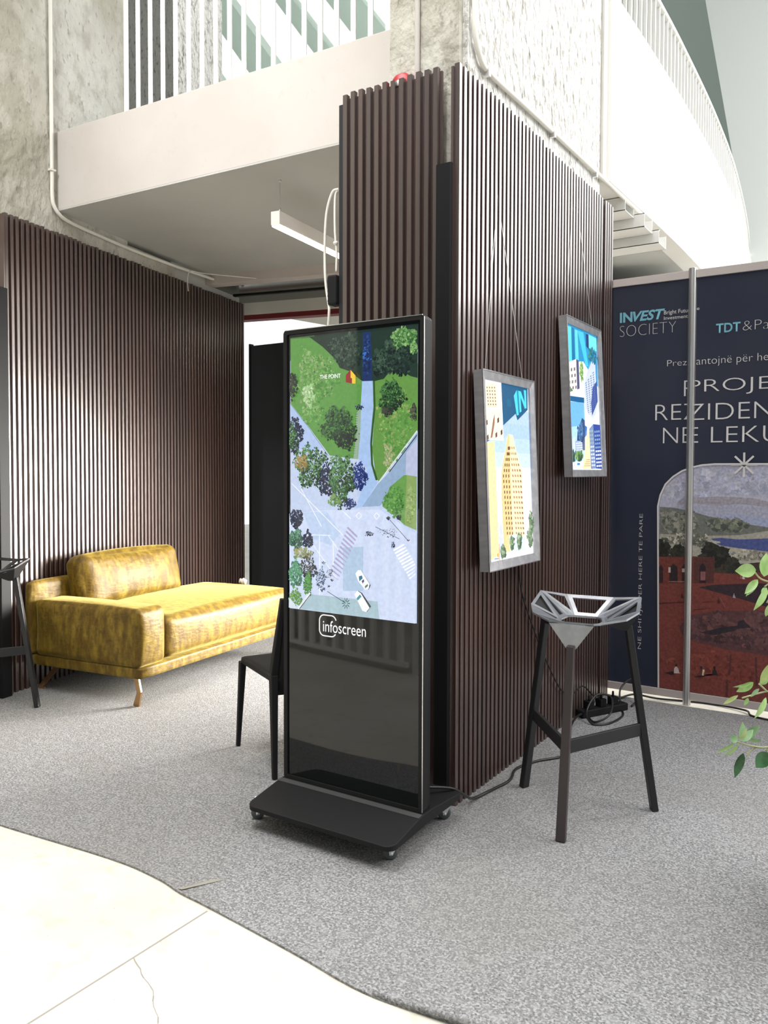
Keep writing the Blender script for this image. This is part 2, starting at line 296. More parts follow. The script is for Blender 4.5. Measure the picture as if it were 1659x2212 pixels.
# ------------------------------------------------------------------ picture data (metres in each picture's own plane; printed / displayed colours 0-255)
SCREEN_ART = [
 ('p',(196,210,238),[(-0.288,0.812),(0.288,0.812),(0.288,1.868),(-0.288,1.868)]),
 ('p',(70,110,60),[(-0.288,1.78),(-0.05,1.78),(-0.05,1.868),(-0.288,1.868)]),
 ('p',(30,48,42),[(-0.17,1.78),(0.288,1.78),(0.288,1.868),(-0.17,1.868)]),
 ('p',(96,152,72),[(-0.2865,1.8639),(0.0565,1.855),(0.0502,1.6637),(0.0436,1.5721),(0.0303,1.4535),(0.0304,1.3959),(-0.0958,1.4098),(-0.2035,1.5279),(-0.2854,1.6123)]),
 ('p',(104,152,72),[(0.1018,1.6984),(0.1765,1.738),(0.2929,1.7287),(0.2895,1.4942),(0.2414,1.4479),(0.125,1.3114),(0.1117,1.3341),(0.0958,1.4328),(0.1088,1.5841)]),
 ('b',[(84,142,62),(112,166,84),(122,170,96),(76,128,60),(128,160,96),(150,176,120)],-0.1646,1.7016,0.1059,0.1195,260,0.011),
 ('b',[(84,142,62),(112,166,84),(122,170,96),(76,128,60),(128,160,96),(150,176,120)],-0.1789,1.5748,0.0585,0.0519,60,0.01),
 ('b',[(96,150,70),(120,165,85),(86,140,62),(150,165,100)],0.1986,1.5236,0.0805,0.123,220,0.011),
 ('b',[(170,175,130),(150,165,110),(180,180,140)],0.1686,1.4011,0.026,0.0524,50,0.008),
 ('b',[(165,200,140),(150,190,130),(190,210,170)],-0.194,1.6436,0.0345,0.048,40,0.012),
 ('p',(34,54,44),[(-0.1948,1.8648),(0.0519,1.8573),(0.2935,1.8637),(0.2921,1.6774),(0.2578,1.6872),(0.2111,1.7129),(0.1722,1.7083),(0.1461,1.6839),(0.1019,1.6775),(0.0501,1.6829),(-0.0074,1.7217),(-0.0495,1.7366),(-0.0685,1.7694),(-0.131,1.8221)]),
 ('b',[(24,40,36),(44,66,54),(32,52,44),(58,82,62),(20,30,30),(70,92,76)],-0.0076,1.7954,0.0642,0.0737,150,0.012),
 ('b',[(24,40,36),(44,66,54),(32,52,44),(58,82,62),(20,30,30),(70,92,76)],0.1808,1.7526,0.0978,0.0712,260,0.013),
 ('b',[(24,40,36),(44,66,54),(32,52,44),(58,82,62),(20,30,30),(70,92,76)],-0.0686,1.8164,0.0424,0.0314,40,0.01),
 ('p',(30,52,98),[(0.0542,1.859),(0.0903,1.8592),(0.0974,1.6797),(0.0524,1.6789)]),
 ('b',[(20,34,70),(40,66,120),(60,110,190),(26,40,80)],0.0725,1.7693,0.0198,0.0841,60,0.009),
 ('b',[(70,120,60),(110,160,90),(150,190,120),(50,90,50)],0.2322,1.8263,0.063,0.0371,170,0.01),
 ('b',[(110,160,90),(150,190,120),(60,100,60)],0.2744,1.7854,0.0208,0.0258,40,0.008),
 ('p',(170,198,238),[(0.0524,1.6808),(0.1019,1.6794),(0.1044,1.5843),(0.0956,1.5088),(0.0914,1.4329),(0.1005,1.3569),(0.1228,1.3114),(0.0582,1.2237),(0.0264,1.2117),(0.0759,1.3571),(0.035,1.3997),(0.0439,1.4723),(0.049,1.5871)]),
 ('p',(150,176,150),[(0.049,1.5871),(0.0439,1.4723),(0.035,1.3959),(0.0144,1.3962),(0.0234,1.473),(0.0277,1.5651)]),
 ('l',(60,70,60),0.0012,[(0.0231,1.5615),(0.0354,1.5609)]),
 ('l',(60,70,60),0.0012,[(0.0224,1.5531),(0.0348,1.5525)]),
 ('l',(60,70,60),0.0012,[(0.0218,1.5446),(0.0341,1.5441)]),
 ('l',(60,70,60),0.0012,[(0.0211,1.5362),(0.0335,1.5357)]),
 ('l',(60,70,60),0.0012,[(0.0204,1.5277),(0.0328,1.5272)]),
 ('l',(60,70,60),0.0012,[(0.0198,1.5193),(0.0321,1.5188)]),
 ('l',(60,70,60),0.0012,[(0.0191,1.5108),(0.0315,1.5104)]),
 ('l',(60,70,60),0.0012,[(0.0184,1.5024),(0.0308,1.5019)]),
 ('l',(60,70,60),0.0012,[(0.0178,1.4939),(0.0302,1.4935)]),
 ('l',(60,70,60),0.0012,[(0.0171,1.4855),(0.0295,1.4851)]),
 ('l',(60,70,60),0.0012,[(0.0165,1.477),(0.0288,1.4766)]),
 ('l',(60,70,60),0.0012,[(0.0158,1.4686),(0.0282,1.4682)]),
 ('l',(60,70,60),0.0012,[(0.0151,1.4601),(0.0275,1.4598)]),
 ('l',(60,70,60),0.0012,[(0.0145,1.4517),(0.0269,1.4513)]),
 ('l',(60,70,60),0.0012,[(0.0138,1.4432),(0.0262,1.4429)]),
 ('l',(60,70,60),0.0012,[(0.0131,1.4347),(0.0255,1.4344)]),
 ('l',(60,70,60),0.0012,[(0.0125,1.4263),(0.0249,1.426)]),
 ('l',(60,70,60),0.0012,[(0.0118,1.4178),(0.0242,1.4176)]),
 ('p',(150,176,206),[(0.2895,1.4906),(0.2898,1.3331),(0.2374,1.3408),(0.134,1.2248),(0.0537,1.2198),(0.1228,1.3038),(0.1731,1.3487)]),
 ('p',(190,196,224),[(0.2896,1.4686),(0.2898,1.3331),(0.2416,1.3408),(0.2436,1.4183)]),
 ('l',(226,230,232),0.004,[(0.2883,1.4943),(0.1272,1.3114)]),
 ('l',(24,28,36),0.003,[(0.29,1.4814),(0.1731,1.3487)]),
 ('l',(48,84,40),0.008,[(0.1055,1.6791),(0.1088,1.5841),(0.1001,1.5086),(0.0944,1.4518),(0.0991,1.3758),(0.1197,1.3189)]),
 ('l',(70,110,56),0.003,[(0.1019,1.6794),(0.1053,1.5843),(0.0965,1.5087),(0.0909,1.4519),(0.0955,1.3759),(0.1153,1.3189)]),
 ('p',(176,198,236),[(-0.2854,1.6123),(-0.2035,1.5279),(-0.1296,1.442),(-0.1538,1.4267),(-0.2847,1.4417)]),
 ('l',(70,100,80),0.0015,[(-0.2833,1.6102),(-0.2035,1.5279),(-0.1006,1.4099)]),
 ('p',(108,158,80),[(0.2374,1.3389),(0.2886,1.3331),(0.2872,1.1429),(0.2377,1.1599),(0.195,1.1922),(0.1428,1.2249),(0.1775,1.2964)]),
 ('p',(142,168,100),[(0.2467,1.337),(0.2886,1.3331),(0.2872,1.1429),(0.2377,1.1599)]),
 ('b',[(80,140,60),(120,170,90),(60,110,50),(100,150,80)],0.1949,1.2443,0.0469,0.0595,170,0.009),
 ('b',[(150,176,110),(130,160,90),(166,184,124)],0.2629,1.234,0.0209,0.0771,90,0.009),
 ('b',[(38,56,120),(30,44,100),(50,70,140)],0.0443,1.3306,0.0361,0.0574,150,0.008),
 ('b',[(38,56,120),(28,40,90)],-0.0012,1.2305,0.0322,0.0231,50,0.007),
 ('b',[(24,32,58),(34,44,72),(20,24,44),(44,54,84)],-0.1099,1.3195,0.0382,0.0787,160,0.009),
 ('b',[(24,44,30),(40,70,44),(56,90,56),(30,52,36),(76,110,70)],-0.0535,1.5221,0.0859,0.0741,320,0.009),
 ('b',[(18,28,30),(30,46,40),(24,36,34)],-0.0205,1.4627,0.0508,0.0349,90,0.009),
 ('b',[(30,60,34),(50,90,50),(70,116,66),(26,44,30)],0.1833,1.6177,0.0599,0.0636,230,0.009),
 ('b',[(36,44,38),(54,60,48),(70,72,60)],0.166,1.5661,0.0303,0.0188,50,0.008),
 ('b',[(70,74,60),(50,54,48),(90,94,74)],0.2769,1.5571,0.0187,0.0331,50,0.008),
 ('b',[(24,32,58),(34,44,72),(20,24,44),(44,54,84)],-0.261,1.4897,0.0427,0.0809,170,0.009),
 ('b',[(28,54,30),(44,84,44),(62,108,60),(86,134,76),(22,40,26),(110,156,98)],-0.2685,1.4818,0.0253,0.0607,60,0.009),
 ('b',[(44,50,44),(60,64,56),(30,40,36)],-0.2694,1.6845,0.0253,0.0527,70,0.009),
 ('b',[(28,54,30),(44,84,44),(62,108,60),(86,134,76),(22,40,26),(110,156,98)],-0.188,1.3716,0.0803,0.0917,330,0.009),
 ('b',[(160,130,70),(140,116,60),(176,150,90)],-0.2278,1.3841,0.0348,0.0321,60,0.008),
 ('b',[(28,54,30),(44,84,44),(62,108,60),(86,134,76),(22,40,26),(110,156,98)],-0.0364,1.3232,0.0648,0.1048,380,0.009),
 ('b',[(130,160,100),(110,150,84),(84,124,64)],-0.0667,1.2413,0.0329,0.0234,50,0.008),
 ('b',[(24,32,58),(34,44,72),(20,24,44),(44,54,84)],0.0436,1.5836,0.0182,0.0115,20,0.006),
 ('p',(208,220,246),[(-0.2866,1.1844),(-0.1047,1.2039),(0.1341,1.2119),(0.2872,1.1304),(0.2866,0.8128),(-0.2851,0.8142)]),
 ('p',(176,200,226),[(-0.0286,1.0658),(0.0631,1.0735),(0.0636,0.9099),(-0.0281,0.9034)]),
 ('p',(170,196,206),[(-0.233,0.8166),(-0.1763,0.8769),(-0.0373,0.8775),(0.1261,0.8768),(0.135,0.813)]),
 ('p',(190,210,240),[(-0.217,1.1899),(-0.1047,1.1999),(-0.0381,1.1197),(-0.0851,1.0712),(-0.1673,1.0916)]),
 ('l',(246,248,252),0.003,[(-0.2729,1.302),(-0.0287,1.1123)]),
 ('l',(246,248,252),0.003,[(-0.2274,1.282),(-0.1285,1.1404)]),
 ('l',(246,248,252),0.003,[(-0.029,1.2013),(0.0082,1.1751)]),
 ('l',(246,248,252),0.003,[(-0.1721,1.0716),(-0.0469,0.9369)]),
 ('l',(246,248,252),0.003,[(-0.2068,1.1061),(-0.0853,1.1084)]),
 ('l',(246,248,252),0.003,[(-0.0733,1.0873),(-0.073,0.9859)]),
 ('l',(246,248,252),0.003,[(-0.1381,1.1045),(-0.1373,0.8798)]),
 ('l',(246,248,252),0.003,[(-0.0948,1.1061),(-0.0473,1.0533)]),
 ('p',(176,166,206),[(-0.0056,1.1451),(0.0381,1.1119),(0.0349,1.1056),(-0.0093,1.1388)]),
 ('p',(176,166,206),[(-0.0125,1.1306),(0.0308,1.0982),(0.0281,1.092),(-0.0162,1.1243)]),
 ('p',(176,166,206),[(-0.0194,1.116),(0.0236,1.0845),(0.0213,1.0783),(-0.0231,1.1097)]),
 ('p',(176,166,206),[(-0.0264,1.1015),(0.0163,1.0708),(0.0145,1.0646),(-0.0301,1.0952)]),
 ('p',(176,166,206),[(-0.0333,1.0869),(0.009,1.057),(0.0076,1.0508),(-0.037,1.0806)]),
 ('p',(176,166,206),[(-0.0403,1.0723),(0.0016,1.0432),(0.0007,1.037),(-0.044,1.0659)]),
 ('p',(176,166,206),[(-0.0473,1.0576),(-0.0057,1.0294),(-0.0062,1.0232),(-0.051,1.0512)]),
 ('p',(176,166,206),[(-0.0543,1.0429),(-0.0131,1.0155),(-0.0131,1.0093),(-0.058,1.0365)]),
 ('p',(176,166,206),[(-0.0613,1.0282),(-0.0205,1.0016),(-0.02,0.9955),(-0.0651,1.0218)]),
 ('p',(176,166,206),[(-0.0683,1.0134),(-0.0279,0.9877),(-0.0269,0.9815),(-0.0721,1.007)]),
 ('p',(176,166,206),[(-0.0754,0.9986),(-0.0353,0.9737),(-0.0339,0.9676),(-0.0792,0.9922)]),
 ('p',(176,166,206),[(-0.0825,0.9838),(-0.0427,0.9597),(-0.0408,0.9536),(-0.0862,0.9773)]),
 ('p',(200,200,230),[(-0.0895,0.9689),(-0.0502,0.9456),(-0.0478,0.9396),(-0.0933,0.9624)]),
 ('p',(250,252,255),[(0.1931,1.0697),(0.2379,1.0937),(0.2421,1.0888),(0.1966,1.0639)]),
 ('p',(250,252,255),[(0.2,1.0599),(0.2446,1.0841),(0.2489,1.0791),(0.2034,1.0542)]),
 ('p',(250,252,255),[(0.2069,1.0502),(0.2514,1.0744),(0.2556,1.0695),(0.2103,1.0445)]),
 ('p',(250,252,255),[(0.2137,1.0406),(0.2581,1.0648),(0.2623,1.0598),(0.2172,1.0348)]),
 ('p',(250,252,255),[(0.2206,1.0309),(0.2649,1.0552),(0.2691,1.0503),(0.224,1.0252)]),
 ('p',(250,252,255),[(0.2274,1.0213),(0.2716,1.0456),(0.2758,1.0407),(0.2308,1.0156)]),
 ('p',(250,252,255),[(0.2342,1.0117),(0.2783,1.0361),(0.2824,1.0312),(0.2376,1.006)]),
 ('p',(250,252,255),[(0.241,1.0021),(0.2849,1.0265),(0.2862,1.0215),(0.2444,0.9964)]),
 ('p',(250,252,255),[(0.2478,0.9926),(0.2916,1.017),(0.2862,1.0116),(0.2511,0.9869)]),
 ('p',(250,252,255),[(0.2545,0.9831),(0.2982,1.0076),(0.2862,1.0018),(0.2579,0.9774)]),
 ('p',(250,252,255),[(0.2612,0.9736),(0.3049,0.9981),(0.2862,0.9919),(0.2646,0.9679)]),
 ('l',(244,246,250),0.003,[(0.032,1.1871),(0.0447,1.1996),(0.0574,1.1877),(0.0447,1.1744),(0.032,1.1871)]),
 ('l',(244,246,250),0.003,[(0.1107,1.1888),(0.1231,1.2011),(0.1354,1.1893),(0.1231,1.1763),(0.1107,1.1888)]),
 ('l',(30,40,60),0.0018,[(0.1734,1.1827),(0.2589,1.1038)]),
 ('l',(40,50,70),0.0018,[(0.1188,1.1494),(0.2208,1.1097)]),
 ('b',[(24,32,58),(34,44,72),(20,24,44),(44,54,84)],0.1756,1.1827,0.0104,0.006,12,0.005),
 ('b',[(24,32,58),(34,44,72),(20,24,44),(44,54,84)],0.2186,1.1855,0.0102,0.0111,18,0.005),
 ('b',[(60,66,90),(30,36,56),(110,60,70),(70,110,130)],0.1735,1.1304,0.0473,0.0187,26,0.0035),
 ('b',[(60,66,90),(30,36,56)],0.0899,1.122,0.0205,0.0099,22,0.0045),
 ('b',[(24,32,58),(34,44,72),(20,24,44),(44,54,84)],0.1952,1.0865,0.0086,0.0134,12,0.005),
 ('b',[(120,50,60),(60,40,60)],0.2581,1.1067,0.0059,0.0044,8,0.003),
 ('b',[(24,32,58),(34,44,72),(20,24,44),(44,54,84)],-0.247,1.1651,0.035,0.0443,110,0.009),
 ('b',[(24,32,58),(34,44,72),(20,24,44),(44,54,84)],-0.1918,1.0867,0.027,0.0358,70,0.009),
 ('b',[(70,120,96),(50,90,70),(96,150,116),(40,70,60)],-0.2492,1.0846,0.0375,0.0442,130,0.009),
 ('b',[(170,170,120),(150,156,104),(120,130,90)],-0.2164,1.0338,0.0543,0.024,60,0.009),
 ('b',[(60,60,60),(44,50,52),(84,80,70)],-0.1914,0.9792,0.0489,0.0517,80,0.009),
 ('b',[(64,124,90),(84,150,110),(48,100,74),(100,160,120)],-0.2512,0.9517,0.0375,0.0603,150,0.009),
 ('b',[(96,150,70),(120,160,84),(80,130,60)],-0.2508,0.8593,0.035,0.0402,70,0.009),
 ('b',[(74,140,60),(96,160,80),(56,110,50)],-0.1912,0.9155,0.0221,0.0477,70,0.009),
 ('p',(216,226,236),[(-0.2842,0.8567),(-0.2557,0.8348),(-0.2456,0.8171),(-0.2851,0.817)]),
 ('l',(230,234,236),0.008,[(-0.1802,0.8829),(-0.2381,0.8177)]),
 ('l',(30,36,40),0.003,[(-0.1753,0.8801),(-0.2315,0.8167)]),
 ('b',[(60,90,130),(40,60,90),(90,120,150),(50,70,80)],-0.1278,0.9395,0.024,0.0511,60,0.006),
 ('b',[(24,32,58),(34,44,72),(20,24,44),(44,54,84)],-0.116,1.0031,0.0086,0.0055,9,0.004),
 ('b',[(24,32,58),(34,44,72),(20,24,44),(44,54,84)],-0.0848,0.9657,0.0142,0.018,18,0.004),
 ('b',[(120,130,140),(90,100,110)],-0.1014,0.951,0.0105,0.0055,8,0.004),
 ('b',[(24,32,58),(34,44,72),(20,24,44),(44,54,84)],-0.0894,0.9166,0.0067,0.0047,8,0.004),
 ('b',[(24,32,58),(34,44,72),(20,24,44),(44,54,84)],-0.0728,0.9411,0.0076,0.0055,8,0.004),
 ('l',(40,60,84),0.0024,[(-0.0964,0.8965),(-0.0467,0.8749),(-0.0094,0.8585)]),
 ('l',(24,64,84),0.0028,[(-0.0029,0.859),(0.0091,0.8599)]),
 ('l',(24,64,84),0.0028,[(-0.0041,0.8548),(0.0056,0.8475)]),
 ('l',(24,64,84),0.0028,[(-0.0073,0.852),(-0.0036,0.8392)]),
 ('l',(24,64,84),0.0028,[(-0.0113,0.8517),(-0.015,0.8382)]),
 ('l',(24,64,84),0.0028,[(-0.0146,0.854),(-0.0243,0.845)]),
 ('l',(24,64,84),0.0028,[(-0.0158,0.8579),(-0.0279,0.857)]),
 ('l',(24,64,84),0.0028,[(-0.0146,0.8621),(-0.0244,0.8695)]),
 ('l',(24,64,84),0.0028,[(-0.0114,0.8649),(-0.0151,0.8778)]),
 ('l',(24,64,84),0.0028,[(-0.0074,0.8652),(-0.0037,0.8787)]),
 ('l',(24,64,84),0.0028,[(-0.0041,0.863),(0.0055,0.8719)]),
 ('p',(40,50,60),[(0.0589,0.9888),(0.1016,0.9353),(0.0927,0.9177),(0.0815,0.9339)]),
 ('p',(250,252,254),[(0.0339,0.9728),(0.0453,0.9868),(0.0589,0.9876),(0.0971,0.9388),(0.0927,0.9215),(0.0771,0.9166),(0.0454,0.9468)]),
 ('p',(56,116,140),[(0.049,0.9638),(0.0625,0.9684),(0.0662,0.958),(0.0517,0.9457)]),
 ('p',(90,90,120),[(0.0617,0.9478),(0.0707,0.9552),(0.0734,0.9471),(0.0662,0.939)]),
 ('p',(110,120,120),[(0.0761,0.9298),(0.0886,0.939),(0.0904,0.9323),(0.0779,0.9216)]),
 ('p',(60,66,70),[(0.0455,0.9117),(0.0636,0.9038),(0.104,0.8581),(0.0862,0.8358),(0.0637,0.8719)]),
 ('p',(250,252,254),[(0.0296,0.896),(0.0432,0.9104),(0.0591,0.902),(0.0973,0.8519),(0.0818,0.8347),(0.066,0.8379)]),
 ('p',(70,150,160),[(0.0388,0.8814),(0.0546,0.8978),(0.0614,0.89),(0.0447,0.8742)]),
 ('p',(150,40,34),[(-0.0106,1.7064),(0.0111,1.7234),(0.0112,1.6941),(0.0167,1.6929),(0.0168,1.6728),(-0.0105,1.6793)]),
 ('p',(246,206,60),[(0.0111,1.7234),(0.0332,1.701),(0.0333,1.6717),(0.0177,1.6735),(0.0177,1.6921),(0.0112,1.6948)]),
]

TOWER_ART = [
 ('p',(214,226,250),[(0.0,0.0),(1.0,0.0),(1.0,1.0),(0.0,1.0)]),
 ('p',(176,200,240),[(0.0,0.86),(1.0,0.86),(1.0,0.77),(0.0,0.77)]),
 ('p',(168,196,240),[(0.0,0.775),(1.0,0.775),(1.0,0.685),(0.0,0.685)]),
 ('p',(180,205,244),[(0.0,0.69),(1.0,0.69),(1.0,0.6),(0.0,0.6)]),
 ('p',(196,214,246),[(0.0,0.605),(1.0,0.605),(1.0,0.515),(0.0,0.515)]),
 ('p',(216,228,250),[(0.0,0.52),(1.0,0.52),(1.0,0.43),(0.0,0.43)]),
 ('p',(232,238,252),[(0.0,0.435),(1.0,0.435),(1.0,0.345),(0.0,0.345)]),
 ('p',(246,248,254),[(0.0,0.35),(1.0,0.35),(1.0,0.26),(0.0,0.26)]),
 ('p',(252,253,255),[(0.0,0.265),(1.0,0.265),(1.0,0.175),(0.0,0.175)]),
 ('p',(250,251,255),[(0.0,0.0),(1.0,0.0),(1.0,0.24),(0.0,0.24)]),
 ('p',(22,84,122),[(0.3724,1.0005),(0.9896,1.0012),(0.9742,0.8713),(0.7179,0.7994),(0.6788,0.8367),(0.3877,0.7592)]),
 ('p',(30,130,170),[(0.7208,0.9781),(0.7601,0.9783),(0.7623,0.8329),(0.7237,0.8285)]),
 ('p',(74,206,230),[(0.6504,0.9416),(0.7208,0.9781),(0.7494,0.8325),(0.7045,0.8279)]),
 ('p',(74,206,230),[(0.7602,0.9766),(0.8065,0.9754),(0.8207,0.8561),(0.7751,0.8464)]),
 ('p',(74,206,230),[(0.7602,0.9766),(0.8198,0.976),(0.9473,0.8871),(0.9069,0.874)]),
 ('p',(74,206,230),[(0.8937,0.988),(0.9482,0.9889),(0.9472,0.8787),(0.9136,0.8825)]),
 ('p',(18,96,130),[(0.5,0.9188),(0.5813,0.9173),(0.5829,0.8737),(0.4837,0.8732)]),
 ('p',(255,252,246),[(-0.0417,0.9962),(0.3724,1.0005),(0.3814,0.6729),(-0.0257,0.6709)]),
 ('p',(244,222,190),[(0.0369,0.9456),(0.0724,0.9865),(0.2647,0.9885),(0.2806,0.8579),(0.047,0.8494)]),
 ('p',(120,84,64),[(0.0578,0.9622),(0.0776,0.9624),(0.0785,0.9538),(0.0586,0.9537)]),
 ('p',(120,84,64),[(0.1089,0.9647),(0.129,0.9649),(0.1298,0.9563),(0.1097,0.9561)]),
 ('p',(120,84,64),[(0.1606,0.9673),(0.181,0.9675),(0.1817,0.9588),(0.1614,0.9586)]),
 ('p',(120,84,64),[(0.213,0.9699),(0.2336,0.9701),(0.2343,0.9614),(0.2137,0.9612)]),
 ('p',(120,84,64),[(0.0597,0.9436),(0.0795,0.9437),(0.0804,0.9352),(0.0605,0.9351)]),
 ('p',(120,84,64),[(0.1107,0.946),(0.1308,0.9461),(0.1316,0.9376),(0.1115,0.9374)]),
 ('p',(120,84,64),[(0.1623,0.9484),(0.1826,0.9486),(0.1834,0.9399),(0.1631,0.9398)]),
 ('p',(120,84,64),[(0.2146,0.9509),(0.2351,0.9511),(0.2358,0.9424),(0.2153,0.9422)]),
 ('p',(120,84,64),[(0.0616,0.925),(0.0814,0.9251),(0.0822,0.9167),(0.0624,0.9166)]),
 ('p',(120,84,64),[(0.1125,0.9273),(0.1325,0.9274),(0.1333,0.9189),(0.1133,0.9188)]),
 ('p',(120,84,64),[(0.164,0.9296),(0.1843,0.9298),(0.185,0.9212),(0.1648,0.9211)]),
 ('p',(120,84,64),[(0.2161,0.932),(0.2366,0.9321),(0.2373,0.9235),(0.2169,0.9234)]),
 ('p',(120,84,64),[(0.0635,0.9066),(0.0832,0.9066),(0.0841,0.8982),(0.0643,0.8981)]),
 ('p',(120,84,64),[(0.1143,0.9087),(0.1343,0.9088),(0.1351,0.9003),(0.1151,0.9003)]),
 ('p',(120,84,64),[(0.1657,0.9109),(0.1859,0.911),(0.1867,0.9025),(0.1665,0.9024)]),
 ('p',(120,84,64),[(0.2177,0.9132),(0.2382,0.9133),(0.2389,0.9047),(0.2184,0.9046)]),
 ('p',(120,84,64),[(0.0654,0.8882),(0.0851,0.8882),(0.0859,0.8798),(0.0662,0.8798)]),
 ('p',(120,84,64),[(0.1161,0.8903),(0.136,0.8903),(0.1368,0.8818),(0.1169,0.8818)]),
 ('p',(120,84,64),[(0.1674,0.8923),(0.1875,0.8924),(0.1883,0.8839),(0.1681,0.8838)]),
 ('p',(120,84,64),[(0.2193,0.8945),(0.2397,0.8945),(0.2404,0.8859),(0.22,0.8859)]),
 ('p',(120,84,64),[(0.0672,0.8699),(0.0869,0.8699),(0.0878,0.8615),(0.0681,0.8615)]),
 ('p',(120,84,64),[(0.1178,0.8718),(0.1377,0.8718),(0.1385,0.8634),(0.1187,0.8634)]),
 ('p',(120,84,64),[(0.169,0.8738),(0.1892,0.8738),(0.1899,0.8654),(0.1698,0.8654)]),
 ('p',(120,84,64),[(0.2208,0.8758),(0.2412,0.8758),(0.2419,0.8673),(0.2215,0.8673)]),
 ('p',(250,232,206),[(-0.0097,0.8368),(0.3703,0.8454),(0.3755,0.6743),(-0.0099,0.6726)]),
 ('p',(150,104,80),[(0.1631,0.7821),(0.2024,0.8212),(0.1956,0.768),(0.1358,0.6851),(0.0977,0.6801)]),
 ('p',(96,66,50),[(0.0115,0.7705),(0.0486,0.7819),(0.0515,0.7553),(0.0142,0.7455)]),
 ('p',(96,66,50),[(0.2508,0.7922),(0.2905,0.8041),(0.2926,0.7766),(0.2529,0.7665)]),
 ('p',(96,66,50),[(0.2008,0.7084),(0.2395,0.7196),(0.2417,0.6929),(0.203,0.6833)]),
 ('p',(96,66,50),[(0.0204,0.6903),(0.0572,0.7012),(0.06,0.6751),(0.0231,0.6659)]),
 ('p',(96,66,50),[(0.3138,0.7256),(0.3538,0.7371),(0.3556,0.7099),(0.3156,0.7002)]),
 ('p',(240,212,160),[(-0.0129,0.6525),(0.1765,0.6668),(0.1986,0.0342),(0.004,0.0068)]),
 ('p',(22,84,122),[(-0.0094,0.6683),(0.0769,0.6696),(-0.0126,0.6497)]),
 ('p',(206,210,238),[(0.1844,0.1808),(0.2817,0.2091),(0.2953,0.0441),(0.198,0.0403)]),
 ('p',(236,200,140),[(0.4621,0.7059),(0.5038,0.7128),(0.5093,0.0323),(0.3006,0.0426),(0.2871,0.341),(0.3028,0.4924),(0.3648,0.5747),(0.4329,0.6452)]),
 ('p',(250,228,184),[(0.5038,0.7128),(0.5892,0.7068),(0.609,0.6664),(0.6851,0.5874),(0.7671,0.5051),(0.7786,0.1232),(0.7684,0.0278),(0.5093,0.0323)]),
 ('p',(110,74,48),[(0.4592,0.6373),(0.4826,0.6421),(0.4835,0.6241),(0.4601,0.6194)]),
 ('p',(110,74,48),[(0.4723,0.6374),(0.4959,0.6422),(0.4967,0.6242),(0.4733,0.6196)]),
 ('p',(110,74,48),[(0.4855,0.6376),(0.5091,0.6424),(0.51,0.6244),(0.4865,0.6197)]),
 ('p',(176,138,96),[(0.5191,0.6425),(0.5343,0.6389),(0.5349,0.6246),(0.5198,0.6282)]),
 ('p',(176,138,96),[(0.5453,0.6428),(0.5605,0.6392),(0.5611,0.6249),(0.5459,0.6285)]),
 ('p',(176,138,96),[(0.5717,0.6431),(0.5869,0.6395),(0.5875,0.6251),(0.5722,0.6288)]),
 ('p',(150,106,70),[(0.5982,0.6434),(0.6135,0.6398),(0.614,0.6254),(0.5987,0.629)]),
 ('p',(110,74,48),[(0.4287,0.6044),(0.4519,0.609),(0.4529,0.5913),(0.4298,0.5867)]),
 ('p',(110,74,48),[(0.4518,0.6045),(0.4751,0.6092),(0.4761,0.5914),(0.4528,0.5868)]),
 ('p',(110,74,48),[(0.475,0.6047),(0.4985,0.6094),(0.4994,0.5915),(0.476,0.587)]),
 ('p',(176,138,96),[(0.5207,0.6095),(0.5401,0.606),(0.5407,0.5918),(0.5213,0.5954)]),
 ('p',(176,138,96),[(0.5544,0.6098),(0.5739,0.6062),(0.5744,0.592),(0.555,0.5956)]),
 ('p',(176,138,96),[(0.5883,0.6101),(0.6079,0.6065),(0.6084,0.5922),(0.5888,0.5959)]),
 ('p',(150,106,70),[(0.6225,0.6104),(0.6422,0.6068),(0.6427,0.5924),(0.6229,0.5961)]),
 ('p',(110,74,48),[(0.3987,0.5719),(0.4216,0.5764),(0.4227,0.5589),(0.3999,0.5545)]),
 ('p',(110,74,48),[(0.4316,0.5721),(0.4547,0.5766),(0.4556,0.559),(0.4326,0.5546)]),
 ('p',(110,74,48),[(0.4646,0.5722),(0.4879,0.5767),(0.4888,0.5591),(0.4656,0.5546)]),
 ('p',(176,138,96),[(0.5222,0.5769),(0.5458,0.5733),(0.5464,0.5592),(0.5229,0.5629)]),
 ('p',(176,138,96),[(0.5633,0.5771),(0.587,0.5735),(0.5876,0.5594),(0.5638,0.563)]),
 ('p',(176,138,96),[(0.6047,0.5773),(0.6287,0.5736),(0.6291,0.5595),(0.6052,0.5631)]),
 ('p',(150,106,70),[(0.6465,0.5775),(0.6706,0.5738),(0.671,0.5596),(0.6469,0.5632)]),
 ('p',(110,74,48),[(0.3705,0.54),(0.3931,0.5443),(0.3942,0.5271),(0.3716,0.5228)]),
 ('p',(110,74,48),[(0.4125,0.54),(0.4353,0.5444),(0.4363,0.527),(0.4135,0.5227)]),
 ('p',(110,74,48),[(0.4548,0.5401),(0.478,0.5444),(0.4789,0.527),(0.4558,0.5227)]),
 ('p',(176,138,96),[(0.5237,0.5445),(0.5516,0.5409),(0.5522,0.5269),(0.5244,0.5306)]),
 ('p',(176,138,96),[(0.5724,0.5445),(0.6005,0.5409),(0.601,0.5269),(0.5729,0.5306)]),
 ('p',(176,138,96),[(0.6215,0.5446),(0.65,0.5409),(0.6504,0.5268),(0.622,0.5306)]),
 ('p',(150,106,70),[(0.6712,0.5447),(0.6999,0.541),(0.7003,0.5268),(0.6716,0.5305)]),
 ('p',(110,74,48),[(0.3464,0.5085),(0.3688,0.5128),(0.3699,0.4957),(0.3476,0.4915)]),
